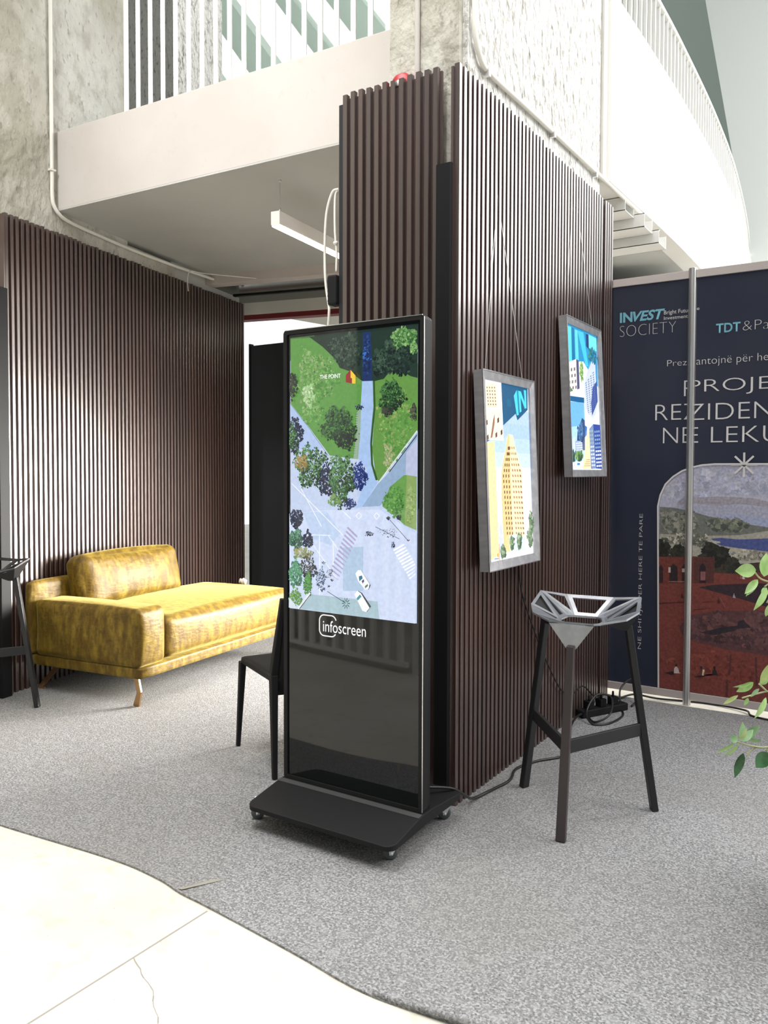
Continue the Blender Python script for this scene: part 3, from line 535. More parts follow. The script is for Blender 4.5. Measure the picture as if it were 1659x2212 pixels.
 ('p',(110,74,48),[(0.3962,0.5084),(0.4189,0.5126),(0.4199,0.4954),(0.3973,0.4913)]),
 ('p',(110,74,48),[(0.4466,0.5083),(0.4696,0.5125),(0.4705,0.4952),(0.4476,0.491)]),
 ('p',(176,138,96),[(0.5252,0.5124),(0.5574,0.5087),(0.558,0.4948),(0.5259,0.4986)]),
 ('p',(176,138,96),[(0.5814,0.5123),(0.6139,0.5085),(0.6144,0.4946),(0.5819,0.4984)]),
 ('p',(176,138,96),[(0.6383,0.5121),(0.6712,0.5083),(0.6716,0.4944),(0.6387,0.4982)]),
 ('p',(150,106,70),[(0.6958,0.512),(0.7291,0.5082),(0.7294,0.4941),(0.6962,0.4979)]),
 ('p',(110,74,48),[(0.3207,0.4775),(0.3428,0.4816),(0.344,0.4647),(0.3219,0.4607)]),
 ('p',(110,74,48),[(0.3788,0.4772),(0.4013,0.4813),(0.4023,0.4643),(0.3799,0.4602)]),
 ('p',(110,74,48),[(0.4377,0.4768),(0.4605,0.4809),(0.4614,0.4638),(0.4387,0.4597)]),
 ('p',(176,138,96),[(0.5267,0.4805),(0.5597,0.4767),(0.5603,0.463),(0.5274,0.4669)]),
 ('p',(176,138,96),[(0.5843,0.4802),(0.6176,0.4764),(0.6181,0.4626),(0.5848,0.4665)]),
 ('p',(176,138,96),[(0.6425,0.4799),(0.6763,0.476),(0.6766,0.4621),(0.643,0.466)]),
 ('p',(150,106,70),[(0.7016,0.4795),(0.7357,0.4756),(0.736,0.4617),(0.7019,0.4656)]),
 ('p',(110,74,48),[(0.3229,0.4467),(0.345,0.4507),(0.3462,0.4339),(0.3242,0.43)]),
 ('p',(110,74,48),[(0.3809,0.4461),(0.4032,0.4501),(0.4043,0.4333),(0.382,0.4293)]),
 ('p',(110,74,48),[(0.4395,0.4456),(0.4622,0.4496),(0.4632,0.4326),(0.4405,0.4286)]),
 ('p',(176,138,96),[(0.5282,0.449),(0.561,0.4451),(0.5616,0.4315),(0.5288,0.4354)]),
 ('p',(176,138,96),[(0.5855,0.4484),(0.6187,0.4445),(0.6192,0.4309),(0.586,0.4348)]),
 ('p',(176,138,96),[(0.6435,0.4479),(0.6771,0.444),(0.6775,0.4302),(0.644,0.4342)]),
 ('p',(150,106,70),[(0.7023,0.4474),(0.7363,0.4434),(0.7366,0.4295),(0.7026,0.4336)]),
 ('p',(110,74,48),[(0.3252,0.4161),(0.3472,0.42),(0.3484,0.4034),(0.3265,0.3996)]),
 ('p',(110,74,48),[(0.3829,0.4154),(0.4052,0.4193),(0.4063,0.4025),(0.384,0.3987)]),
 ('p',(110,74,48),[(0.4413,0.4146),(0.464,0.4185),(0.4649,0.4017),(0.4423,0.3978)]),
 ('p',(176,138,96),[(0.5297,0.4177),(0.5623,0.4137),(0.5629,0.4002),(0.5303,0.4042)]),
 ('p',(176,138,96),[(0.5867,0.4169),(0.6198,0.413),(0.6203,0.3994),(0.5873,0.4034)]),
 ('p',(176,138,96),[(0.6445,0.4162),(0.678,0.4122),(0.6784,0.3986),(0.645,0.4026)]),
 ('p',(150,106,70),[(0.7031,0.4155),(0.7369,0.4114),(0.7372,0.3977),(0.7034,0.4018)]),
 ('p',(110,74,48),[(0.3275,0.3858),(0.3494,0.3896),(0.3506,0.3731),(0.3287,0.3694)]),
 ('p',(110,74,48),[(0.3849,0.3849),(0.4072,0.3886),(0.4082,0.372),(0.386,0.3683)]),
 ('p',(110,74,48),[(0.4431,0.3839),(0.4657,0.3877),(0.4666,0.371),(0.4441,0.3672)]),
 ('p',(176,138,96),[(0.5311,0.3866),(0.5637,0.3826),(0.5642,0.3692),(0.5317,0.3733)]),
 ('p',(176,138,96),[(0.588,0.3857),(0.6209,0.3816),(0.6214,0.3682),(0.5885,0.3723)]),
 ('p',(176,138,96),[(0.6455,0.3848),(0.6788,0.3807),(0.6792,0.3672),(0.646,0.3713)]),
 ('p',(150,106,70),[(0.7038,0.3838),(0.7375,0.3797),(0.7378,0.3661),(0.7041,0.3703)]),
 ('p',(110,74,48),[(0.3297,0.3557),(0.3515,0.3594),(0.3527,0.343),(0.3309,0.3394)]),
 ('p',(110,74,48),[(0.387,0.3546),(0.4091,0.3583),(0.4101,0.3418),(0.388,0.3382)]),
 ('p',(110,74,48),[(0.4449,0.3534),(0.4674,0.3571),(0.4683,0.3406),(0.4459,0.3369)]),
 ('p',(176,138,96),[(0.5326,0.3559),(0.565,0.3517),(0.5655,0.3385),(0.5332,0.3426)]),
 ('p',(176,138,96),[(0.5892,0.3547),(0.622,0.3506),(0.6224,0.3373),(0.5897,0.3415)]),
 ('p',(176,138,96),[(0.6465,0.3536),(0.6797,0.3494),(0.68,0.336),(0.6469,0.3403)]),
 ('p',(150,106,70),[(0.7046,0.3525),(0.7381,0.3483),(0.7384,0.3348),(0.7049,0.339)]),
 ('p',(110,74,48),[(0.3319,0.3259),(0.3537,0.3294),(0.3548,0.3132),(0.3331,0.3097)]),
 ('p',(110,74,48),[(0.389,0.3246),(0.411,0.3281),(0.412,0.3118),(0.39,0.3083)]),
 ('p',(110,74,48),[(0.4467,0.3232),(0.4691,0.3268),(0.47,0.3104),(0.4477,0.3068)]),
 ('p',(176,138,96),[(0.534,0.3253),(0.5663,0.3211),(0.5668,0.308),(0.5346,0.3122)]),
 ('p',(176,138,96),[(0.5904,0.324),(0.623,0.3198),(0.6235,0.3066),(0.5909,0.3108)]),
 ('p',(176,138,96),[(0.6475,0.3227),(0.6805,0.3185),(0.6809,0.3052),(0.6479,0.3095)]),
 ('p',(150,106,70),[(0.7053,0.3214),(0.7387,0.3171),(0.739,0.3037),(0.7056,0.3081)]),
 ('p',(110,74,48),[(0.3341,0.2963),(0.3558,0.2997),(0.3569,0.2836),(0.3353,0.2802)]),
 ('p',(110,74,48),[(0.3909,0.2948),(0.4129,0.2982),(0.4139,0.282),(0.392,0.2786)]),
 ('p',(110,74,48),[(0.4485,0.2933),(0.4707,0.2967),(0.4717,0.2804),(0.4494,0.277)]),
 ('p',(176,138,96),[(0.5354,0.295),(0.5676,0.2908),(0.5681,0.2777),(0.536,0.282)]),
 ('p',(176,138,96),[(0.5916,0.2936),(0.6241,0.2893),(0.6246,0.2762),(0.5921,0.2805)]),
 ('p',(176,138,96),[(0.6484,0.2921),(0.6813,0.2878),(0.6817,0.2746),(0.6489,0.2789)]),
 ('p',(150,106,70),[(0.706,0.2906),(0.7393,0.2862),(0.7395,0.273),(0.7063,0.2774)]),
 ('p',(110,74,48),[(0.3363,0.2669),(0.3579,0.2703),(0.359,0.2543),(0.3375,0.251)]),
 ('p',(110,74,48),[(0.3929,0.2652),(0.4148,0.2686),(0.4158,0.2525),(0.394,0.2492)]),
 ('p',(110,74,48),[(0.4502,0.2635),(0.4724,0.2669),(0.4733,0.2507),(0.4512,0.2474)]),
 ('p',(176,138,96),[(0.5368,0.265),(0.5689,0.2607),(0.5694,0.2477),(0.5374,0.2521)]),
 ('p',(176,138,96),[(0.5928,0.2634),(0.6252,0.259),(0.6256,0.246),(0.5933,0.2504)]),
 ('p',(176,138,96),[(0.6494,0.2617),(0.6822,0.2573),(0.6825,0.2442),(0.6498,0.2487)]),
 ('p',(150,106,70),[(0.7067,0.26),(0.7399,0.2556),(0.7401,0.2424),(0.707,0.2469)]),
 ('p',(110,74,48),[(0.3385,0.2378),(0.36,0.2411),(0.3611,0.2252),(0.3397,0.222)]),
 ('p',(110,74,48),[(0.3949,0.2359),(0.4167,0.2392),(0.4177,0.2233),(0.3959,0.2201)]),
 ('p',(110,74,48),[(0.4519,0.234),(0.4741,0.2373),(0.475,0.2213),(0.4529,0.2181)]),
 ('p',(176,138,96),[(0.5382,0.2352),(0.5701,0.2308),(0.5707,0.218),(0.5388,0.2224)]),
 ('p',(176,138,96),[(0.5939,0.2334),(0.6262,0.229),(0.6267,0.2161),(0.5944,0.2205)]),
 ('p',(176,138,96),[(0.6503,0.2316),(0.683,0.2271),(0.6833,0.2141),(0.6508,0.2186)]),
 ('p',(150,106,70),[(0.7074,0.2297),(0.7405,0.2252),(0.7407,0.2121),(0.7077,0.2167)]),
 ('p',(110,74,48),[(0.3406,0.2089),(0.3621,0.2121),(0.3632,0.1963),(0.3418,0.1932)]),
 ('p',(110,74,48),[(0.3968,0.2069),(0.4185,0.21),(0.4195,0.1942),(0.3978,0.1911)]),
 ('p',(110,74,48),[(0.4537,0.2048),(0.4757,0.208),(0.4766,0.1921),(0.4546,0.189)]),
 ('p',(176,138,96),[(0.5396,0.2057),(0.5714,0.2012),(0.5719,0.1885),(0.5402,0.193)]),
 ('p',(176,138,96),[(0.5951,0.2037),(0.6272,0.1992),(0.6277,0.1864),(0.5956,0.1909)]),
 ('p',(176,138,96),[(0.6513,0.2017),(0.6838,0.1971),(0.6841,0.1843),(0.6517,0.1889)]),
 ('p',(150,106,70),[(0.7082,0.1996),(0.741,0.1951),(0.7413,0.1821),(0.7085,0.1867)]),
 ('p',(110,74,48),[(0.3428,0.1802),(0.3641,0.1833),(0.3652,0.1677),(0.3439,0.1647)]),
 ('p',(110,74,48),[(0.3987,0.178),(0.4204,0.1811),(0.4214,0.1654),(0.3998,0.1624)]),
 ('p',(110,74,48),[(0.4554,0.1758),(0.4773,0.1789),(0.4782,0.1631),(0.4563,0.1601)]),
 ('p',(176,138,96),[(0.541,0.1764),(0.5726,0.1718),(0.5732,0.1592),(0.5416,0.1638)]),
 ('p',(176,138,96),[(0.5963,0.1742),(0.6283,0.1696),(0.6287,0.157),(0.5968,0.1616)]),
 ('p',(176,138,96),[(0.6522,0.172),(0.6846,0.1674),(0.6849,0.1547),(0.6526,0.1593)]),
 ('p',(150,106,70),[(0.7089,0.1698),(0.7416,0.1652),(0.7418,0.1523),(0.7092,0.157)]),
 ('p',(110,74,48),[(0.3449,0.1518),(0.3661,0.1548),(0.3672,0.1393),(0.346,0.1364)]),
 ('p',(110,74,48),[(0.4006,0.1494),(0.4222,0.1524),(0.4232,0.1368),(0.4017,0.1339)]),
 ('p',(110,74,48),[(0.4571,0.147),(0.4789,0.15),(0.4798,0.1344),(0.458,0.1314)]),
 ('p',(176,138,96),[(0.5423,0.1473),(0.5739,0.1427),(0.5744,0.1302),(0.5429,0.1348)]),
 ('p',(176,138,96),[(0.5974,0.145),(0.6293,0.1403),(0.6297,0.1278),(0.5979,0.1324)]),
 ('p',(176,138,96),[(0.6531,0.1426),(0.6854,0.1379),(0.6857,0.1253),(0.6535,0.13)]),
 ('p',(150,106,70),[(0.7096,0.1403),(0.7422,0.1355),(0.7424,0.1228),(0.7098,0.1276)]),
 ('p',(206,214,226),[(0.395,0.1272),(0.5039,0.1352),(0.7613,0.104),(0.7626,0.0281),(0.5093,0.0323),(0.401,0.0383)]),
 ('b',[(96,120,90),(130,150,120),(70,96,70),(160,176,150)],0.9166,0.1859,0.0617,0.0755,50,0.03),
 ('b',[(96,120,90),(130,150,120),(70,96,70),(160,176,150)],0.8799,0.0985,0.0726,0.0602,50,0.03),
 ('b',[(96,120,90),(130,150,120),(70,96,70),(160,176,150)],0.6179,0.0909,0.0513,0.0454,50,0.03),
 ('b',[(96,120,90),(130,150,120),(70,96,70),(160,176,150)],0.4463,0.0864,0.0438,0.0382,50,0.03),
 ('b',[(96,120,90),(130,150,120),(70,96,70),(160,176,150)],0.2433,0.0469,0.052,0.0368,50,0.03),
 ('b',[(96,120,90),(130,150,120),(70,96,70),(160,176,150)],0.7781,-0.5994,0.0372,0.0216,50,0.03),
 ('l',(190,160,120),0.006,[(0.096,-0.5171),(0.1622,0.0943)]),
 ('l',(190,160,120),0.006,[(0.0969,-0.5247),(0.1631,0.085)]),
 ('l',(190,160,120),0.006,[(0.0978,-0.5323),(0.1641,0.0757)]),
 ('l',(190,160,120),0.006,[(0.0987,-0.5399),(0.165,0.0665)]),
 ('p',(230,160,60),[(0.108,0.0363),(0.1368,0.0467),(0.1444,0.0222),(0.1146,0.0215)]),
 ('l',(120,150,200),0.008,[(0.0513,0.0157),(0.1453,0.0137)]),
]

COLLAGE_ART = [
 ('p',(226,236,250),[(0.0,0.0),(1.0,0.0),(1.0,1.0),(0.0,1.0)]),
 ('p',(46,140,190),[(0.0,1.0),(1.0,1.0),(0.9904,0.6195),(0.7895,0.6886),(0.5078,0.7774),(-0.0212,0.7333)]),
 ('p',(24,74,120),[(-0.0076,0.8123),(0.2405,0.8148),(0.2362,0.7451),(-0.008,0.7444)]),
 ('p',(96,206,232),[(0.0366,0.9876),(0.1566,0.9901),(0.14,0.7298),(0.0517,0.7269)]),
 ('p',(20,110,160),[(0.1566,0.9901),(0.2449,0.9884),(0.2355,0.7489),(0.14,0.7298)]),
 ('p',(96,206,232),[(0.2633,0.9847),(0.3531,0.9851),(0.3596,0.7697),(0.2519,0.7508)]),
 ('p',(70,190,224),[(0.3531,0.9851),(0.5469,0.9884),(0.6732,0.7562),(0.5832,0.746)]),
 ('p',(110,214,236),[(0.7194,0.9911),(0.99,0.9872),(0.9826,0.888),(0.7181,0.8867)]),
 ('p',(26,60,110),[(0.623,0.9873),(0.7196,0.9877),(0.7092,0.8792),(0.6226,0.8957)]),
 ('p',(236,230,224),[(-0.0354,0.7269),(0.2727,0.777),(0.2791,0.5536),(-0.0034,0.5292)]),
 ('p',(80,80,110),[(0.2727,0.777),(0.3503,0.7735),(0.3505,0.5639),(0.2712,0.5529)]),
 ('p',(120,110,120),[(-0.0029,0.6886),(0.0427,0.6957),(0.0399,0.673),(-0.0054,0.6661)]),
 ('p',(120,110,120),[(0.0897,0.6992),(0.1366,0.7065),(0.1332,0.6835),(0.0867,0.6764)]),
 ('p',(120,110,120),[(0.1848,0.7102),(0.2329,0.7176),(0.2289,0.6942),(0.1811,0.687)]),
 ('p',(120,110,120),[(0.0068,0.6473),(0.052,0.6541),(0.0492,0.6318),(0.0042,0.6252)]),
 ('p',(120,110,120),[(0.0987,0.6573),(0.1452,0.6643),(0.1418,0.6417),(0.0956,0.6349)]),
 ('p',(120,110,120),[(0.193,0.6676),(0.2408,0.6747),(0.2368,0.6518),(0.1893,0.6449)]),
 ('p',(120,110,120),[(0.0162,0.6067),(0.0612,0.6131),(0.0583,0.5913),(0.0136,0.585)]),
 ('p',(120,110,120),[(0.1075,0.6161),(0.1537,0.6227),(0.1502,0.6006),(0.1044,0.5941)]),
 ('p',(120,110,120),[(0.2011,0.6258),(0.2485,0.6326),(0.2445,0.6101),(0.1974,0.6035)]),
 ('p',(120,110,120),[(0.0255,0.5668),(0.0702,0.5729),(0.0673,0.5515),(0.0229,0.5455)]),
 ('p',(120,110,120),[(0.1162,0.5756),(0.162,0.5819),(0.1585,0.5602),(0.113,0.5541)]),
 ('p',(120,110,120),[(0.2091,0.5847),(0.2561,0.5911),(0.2521,0.5691),(0.2054,0.5628)]),
 ('b',[(130,170,90),(100,140,70),(180,200,130)],0.4305,0.6993,0.0599,0.0751,40,0.03),
 ('b',[(90,120,70),(120,150,90)],0.0543,0.5415,0.0602,0.017,16,0.03),
 ('p',(250,252,255),[(-0.0103,0.5268),(0.48,0.5907),(0.4731,0.519),(-0.0208,0.5087)]),
 ('p',(24,90,140),[(-0.0127,0.5061),(0.4818,0.5162),(0.479,0.4769),(-0.0114,0.4707)]),
 ('p',(110,176,232),[(-0.0178,0.4668),(0.4703,0.4797),(0.4762,0.2722),(-0.0186,0.2457)]),
 ('p',(170,210,244),[(-0.0165,0.2911),(0.477,0.3207),(0.4118,0.0586),(-0.0064,0.0477)]),
 ('p',(44,70,110),[(0.219,0.2662),(0.3827,0.3682),(0.4722,0.3534),(0.4428,0.1396),(0.1677,0.1368)]),
 ('p',(150,170,206),[(0.139,0.2014),(0.3719,0.2046),(0.3629,0.1294),(0.1279,0.1281)]),
 ('p',(200,210,230),[(0.0454,0.2118),(0.1394,0.2314),(0.1364,0.1213),(0.0415,0.118)]),
 ('b',[(60,100,150),(30,60,100),(90,130,170)],0.3237,0.264,0.0984,0.0686,40,0.03),
 ('p',(240,244,250),[(0.1634,0.1877),(0.1918,0.1882),(0.19,0.18),(0.1617,0.1795)]),
 ('p',(240,244,250),[(0.213,0.1899),(0.2418,0.1905),(0.2398,0.1822),(0.2111,0.1817)]),
 ('p',(240,244,250),[(0.2632,0.1922),(0.2924,0.1927),(0.2903,0.1843),(0.2612,0.1838)]),
 ('p',(240,244,250),[(0.3142,0.1944),(0.3437,0.195),(0.3415,0.1866),(0.312,0.186)]),
 ('p',(240,244,250),[(0.167,0.1717),(0.1953,0.1721),(0.1935,0.164),(0.1652,0.1635)]),
 ('p',(240,244,250),[(0.2164,0.1738),(0.2451,0.1742),(0.2431,0.166),(0.2145,0.1656)]),
 ('p',(240,244,250),[(0.2665,0.1759),(0.2955,0.1763),(0.2935,0.1681),(0.2645,0.1676)]),
 ('p',(240,244,250),[(0.3172,0.178),(0.3467,0.1785),(0.3445,0.1702),(0.3151,0.1697)]),
 ('p',(240,244,250),[(0.1705,0.1557),(0.1987,0.1561),(0.1969,0.148),(0.1688,0.1477)]),
 ('p',(240,244,250),[(0.2198,0.1577),(0.2484,0.1581),(0.2464,0.15),(0.2179,0.1496)]),
 ('p',(240,244,250),[(0.2697,0.1597),(0.2986,0.1601),(0.2966,0.1519),(0.2677,0.1515)]),
 ('p',(240,244,250),[(0.3203,0.1617),(0.3496,0.1622),(0.3474,0.1539),(0.3182,0.1535)]),
 ('p',(240,244,250),[(0.174,0.1399),(0.2022,0.1403),(0.2004,0.1322),(0.1723,0.1319)]),
 ('p',(240,244,250),[(0.2231,0.1418),(0.2516,0.1421),(0.2497,0.134),(0.2213,0.1337)]),
 ('p',(240,244,250),[(0.2729,0.1437),(0.3017,0.144),(0.2997,0.1359),(0.2709,0.1355)]),
 ('p',(240,244,250),[(0.3233,0.1456),(0.3525,0.1459),(0.3503,0.1377),(0.3212,0.1374)]),
 ('b',[(70,110,60),(110,150,90),(150,180,120),(40,70,50)],0.2257,0.0959,0.1423,0.035,60,0.035),
 ('b',[(40,80,70),(60,100,80)],0.0468,0.0971,0.0604,0.041,30,0.035),
 ('p',(60,110,180),[(0.4534,0.3193),(0.5267,0.3073),(0.5107,0.2502),(0.4436,0.2311)]),
 ('p',(196,206,226),[(0.6053,0.7087),(0.7818,0.7995),(0.8978,0.7818),(0.9128,0.462),(0.7698,0.3553),(0.5006,0.4401),(0.4847,0.6192)]),
 ('p',(60,80,150),[(0.7724,0.6089),(0.9318,0.6633),(0.938,0.51),(0.7152,0.3948),(0.6978,0.4908)]),
 ('p',(90,110,150),[(0.5272,0.6233),(0.5736,0.6355),(0.5701,0.6276),(0.5238,0.6155)]),
 ('p',(90,110,150),[(0.6113,0.6527),(0.6591,0.6654),(0.6554,0.6572),(0.6078,0.6447)]),
 ('p',(90,110,150),[(0.6981,0.6831),(0.7474,0.6961),(0.7434,0.6878),(0.6943,0.6748)]),
 ('p',(90,110,150),[(0.7877,0.7144),(0.8385,0.7279),(0.8343,0.7194),(0.7837,0.7059)]),
 ('p',(90,110,150),[(0.5291,0.6075),(0.5754,0.6196),(0.572,0.6117),(0.5258,0.5997)]),
 ('p',(90,110,150),[(0.613,0.6366),(0.6607,0.649),(0.657,0.641),(0.6095,0.6286)]),
 ('p',(90,110,150),[(0.6996,0.6666),(0.7487,0.6795),(0.7448,0.6712),(0.6958,0.6584)]),
 ('p',(90,110,150),[(0.7889,0.6975),(0.8395,0.7109),(0.8353,0.7024),(0.7849,0.6891)]),
 ('p',(90,110,150),[(0.5311,0.5918),(0.5772,0.6037),(0.5738,0.5959),(0.5278,0.5841)]),
 ('p',(90,110,150),[(0.6148,0.6206),(0.6623,0.6328),(0.6586,0.6248),(0.6112,0.6126)]),
 ('p',(90,110,150),[(0.7011,0.6502),(0.75,0.6629),(0.7461,0.6547),(0.6973,0.6421)]),
 ('p',(90,110,150),[(0.7901,0.6808),(0.8405,0.6939),(0.8363,0.6855),(0.7861,0.6724)]),
 ('p',(90,110,150),[(0.5331,0.5762),(0.5791,0.588),(0.5756,0.5802),(0.5298,0.5686)]),
 ('p',(90,110,150),[(0.6165,0.6046),(0.6638,0.6167),(0.6602,0.6088),(0.6129,0.5968)]),
 ('p',(90,110,150),[(0.7025,0.6339),(0.7513,0.6464),(0.7474,0.6383),(0.6987,0.6258)]),
 ('p',(90,110,150),[(0.7913,0.6641),(0.8415,0.6771),(0.8374,0.6687),(0.7872,0.6559)]),
 ('p',(90,110,150),[(0.535,0.5608),(0.5809,0.5723),(0.5775,0.5646),(0.5317,0.5531)]),
 ('p',(90,110,150),[(0.6182,0.5888),(0.6654,0.6008),(0.6617,0.5929),(0.6147,0.581)]),
 ('p',(90,110,150),[(0.7039,0.6177),(0.7526,0.6301),(0.7487,0.622),(0.7002,0.6097)]),
 ('p',(90,110,150),[(0.7924,0.6476),(0.8425,0.6604),(0.8384,0.6521),(0.7884,0.6394)]),
 ('p',(90,110,150),[(0.537,0.5454),(0.5827,0.5568),(0.5793,0.5491),(0.5337,0.5378)]),
 ('p',(90,110,150),[(0.6199,0.5731),(0.6669,0.5849),(0.6633,0.577),(0.6164,0.5653)]),
 ('p',(90,110,150),[(0.7054,0.6017),(0.7538,0.6139),(0.7499,0.6058),(0.7016,0.5937)]),
 ('p',(90,110,150),[(0.7936,0.6312),(0.8435,0.6438),(0.8394,0.6356),(0.7896,0.623)]),
 ('p',(90,110,150),[(0.5389,0.5301),(0.5845,0.5413),(0.5811,0.5337),(0.5356,0.5225)]),
 ('p',(90,110,150),[(0.6215,0.5575),(0.6685,0.5691),(0.6648,0.5613),(0.618,0.5498)]),
 ('p',(90,110,150),[(0.7068,0.5857),(0.7551,0.5977),(0.7512,0.5898),(0.703,0.5778)]),
 ('p',(90,110,150),[(0.7947,0.6148),(0.8445,0.6273),(0.8403,0.6192),(0.7907,0.6068)]),
 ('p',(90,110,150),[(0.5408,0.5149),(0.5862,0.526),(0.5828,0.5184),(0.5375,0.5074)]),
 ('p',(90,110,150),[(0.6232,0.542),(0.67,0.5534),(0.6664,0.5457),(0.6197,0.5343)]),
 ('p',(90,110,150),[(0.7082,0.5699),(0.7564,0.5817),(0.7525,0.5738),(0.7045,0.5621)]),
 ('p',(90,110,150),[(0.7958,0.5987),(0.8455,0.6109),(0.8413,0.6029),(0.7918,0.5907)]),
 ('p',(90,110,150),[(0.5427,0.4998),(0.588,0.5107),(0.5846,0.5032),(0.5394,0.4924)]),
 ('p',(90,110,150),[(0.6249,0.5265),(0.6715,0.5379),(0.6679,0.5302),(0.6214,0.519)]),
 ('p',(90,110,150),[(0.7096,0.5541),(0.7576,0.5658),(0.7537,0.558),(0.7059,0.5464)]),
 ('p',(90,110,150),[(0.797,0.5826),(0.8464,0.5947),(0.8423,0.5867),(0.793,0.5746)]),
 ('p',(90,110,150),[(0.5446,0.4848),(0.5898,0.4956),(0.5864,0.4882),(0.5413,0.4774)]),
 ('p',(90,110,150),[(0.6265,0.5112),(0.673,0.5224),(0.6694,0.5148),(0.623,0.5037)]),
 ('p',(90,110,150),[(0.711,0.5385),(0.7588,0.55),(0.755,0.5423),(0.7073,0.5308)]),
 ('p',(90,110,150),[(0.7981,0.5666),(0.8474,0.5785),(0.8433,0.5706),(0.7941,0.5587)]),
 ('p',(90,110,150),[(0.5464,0.4699),(0.5915,0.4805),(0.5881,0.4732),(0.5432,0.4626)]),
 ('p',(90,110,150),[(0.6282,0.496),(0.6745,0.507),(0.6709,0.4995),(0.6247,0.4885)]),
 ('p',(90,110,150),[(0.7124,0.5229),(0.7601,0.5343),(0.7562,0.5266),(0.7086,0.5153)]),
 ('p',(90,110,150),[(0.7992,0.5507),(0.8483,0.5625),(0.8442,0.5546),(0.7952,0.5429)]),
 ('p',(90,110,150),[(0.5483,0.4551),(0.5932,0.4656),(0.5899,0.4583),(0.5451,0.4478)]),
 ('p',(90,110,150),[(0.6298,0.4809),(0.676,0.4918),(0.6724,0.4843),(0.6263,0.4735)]),
 ('p',(90,110,150),[(0.7137,0.5075),(0.7613,0.5187),(0.7575,0.5111),(0.71,0.4999)]),
 ('p',(90,110,150),[(0.8003,0.5349),(0.8493,0.5466),(0.8452,0.5387),(0.7963,0.5272)]),
 ('p',(90,110,150),[(0.5502,0.4404),(0.5949,0.4507),(0.5916,0.4435),(0.5469,0.4332)]),
 ('p',(90,110,150),[(0.6314,0.4659),(0.6775,0.4766),(0.6739,0.4692),(0.6279,0.4585)]),
 ('p',(90,110,150),[(0.7151,0.4922),(0.7625,0.5033),(0.7587,0.4957),(0.7114,0.4847)]),
 ('p',(90,110,150),[(0.8014,0.5193),(0.8502,0.5308),(0.8461,0.523),(0.7975,0.5116)]),
 ('p',(90,110,150),[(0.552,0.4257),(0.5967,0.436),(0.5933,0.4288),(0.5488,0.4186)]),
 ('p',(90,110,150),[(0.633,0.451),(0.6789,0.4615),(0.6754,0.4542),(0.6295,0.4437)]),
 ('p',(90,110,150),[(0.7164,0.4769),(0.7637,0.4879),(0.7599,0.4803),(0.7128,0.4695)]),
 ('p',(90,110,150),[(0.8025,0.5037),(0.8511,0.515),(0.8471,0.5073),(0.7985,0.4961)]),
 ('p',(90,110,150),[(0.5538,0.4112),(0.5984,0.4213),(0.595,0.4141),(0.5506,0.4041)]),
 ('p',(90,110,150),[(0.6346,0.4361),(0.6804,0.4466),(0.6768,0.4392),(0.6311,0.4289)]),
 ('p',(90,110,150),[(0.7178,0.4618),(0.7649,0.4726),(0.7611,0.4651),(0.7141,0.4544)]),
 ('p',(90,110,150),[(0.8035,0.4883),(0.8521,0.4994),(0.848,0.4918),(0.7996,0.4807)]),
 ('p',(90,110,150),[(0.5556,0.3968),(0.6,0.4067),(0.5967,0.3996),(0.5524,0.3897)]),
 ('p',(90,110,150),[(0.6362,0.4214),(0.6818,0.4317),(0.6783,0.4244),(0.6327,0.4142)]),
 ('p',(90,110,150),[(0.7191,0.4468),(0.7661,0.4574),(0.7623,0.45),(0.7155,0.4394)]),
 ('p',(90,110,150),[(0.8046,0.4729),(0.853,0.4839),(0.849,0.4763),(0.8007,0.4654)]),
 ('b',[(40,110,130),(70,130,110),(30,90,120)],0.7884,0.8423,0.165,0.0622,40,0.03),
 ('p',(240,242,250),[(0.5017,0.4316),(0.6856,0.3501),(0.941,0.4369),(0.945,0.3401),(0.5171,0.319)]),
 ('p',(246,222,176),[(0.5074,0.2739),(0.5686,0.2934),(0.5896,0.0071),(0.2867,0.0042),(0.3706,0.086)]),
 ('p',(120,140,180),[(0.5686,0.2934),(0.7122,0.3348),(0.7579,0.0103),(0.5821,0.007)]),
 ('p',(52,74,150),[(0.7122,0.3348),(0.9628,0.3368),(0.9667,0.0083),(0.7579,0.0103)]),
 ('p',(130,160,190),[(0.7501,0.2869),(0.7963,0.2877),(0.7932,0.2727),(0.7472,0.2719)]),
 ('p',(150,170,170),[(0.5776,0.2858),(0.6221,0.2865),(0.6155,0.2732),(0.5713,0.2725)]),
 ('p',(130,160,190),[(0.8174,0.2905),(0.8644,0.2913),(0.861,0.2761),(0.8142,0.2754)]),
 ('p',(150,170,170),[(0.6462,0.2895),(0.6914,0.2903),(0.6845,0.2768),(0.6395,0.2761)]),
 ('p',(130,160,190),[(0.8858,0.2942),(0.9337,0.295),(0.93,0.2797),(0.8824,0.2789)]),
 ('p',(130,160,190),[(0.7526,0.2575),(0.7985,0.2581),(0.7955,0.2433),(0.7497,0.2427)]),
 ('p',(150,170,170),[(0.5812,0.2569),(0.6254,0.2576),(0.6188,0.2444),(0.5749,0.2438)]),
 ('p',(130,160,190),[(0.8194,0.2608),(0.8662,0.2615),(0.8628,0.2465),(0.8163,0.2459)]),
 ('p',(150,170,170),[(0.6494,0.2604),(0.6943,0.261),(0.6874,0.2478),(0.6427,0.2472)]),
 ('p',(130,160,190),[(0.8875,0.2642),(0.935,0.2649),(0.9313,0.2498),(0.884,0.2492)]),
 ('p',(130,160,190),[(0.755,0.2284),(0.8007,0.2289),(0.7977,0.2143),(0.7522,0.2139)]),
 ('p',(150,170,170),[(0.5847,0.2284),(0.6286,0.2289),(0.6221,0.216),(0.5784,0.2155)]),
 ('p',(130,160,190),[(0.8215,0.2315),(0.8679,0.232),(0.8646,0.2172),(0.8183,0.2168)]),
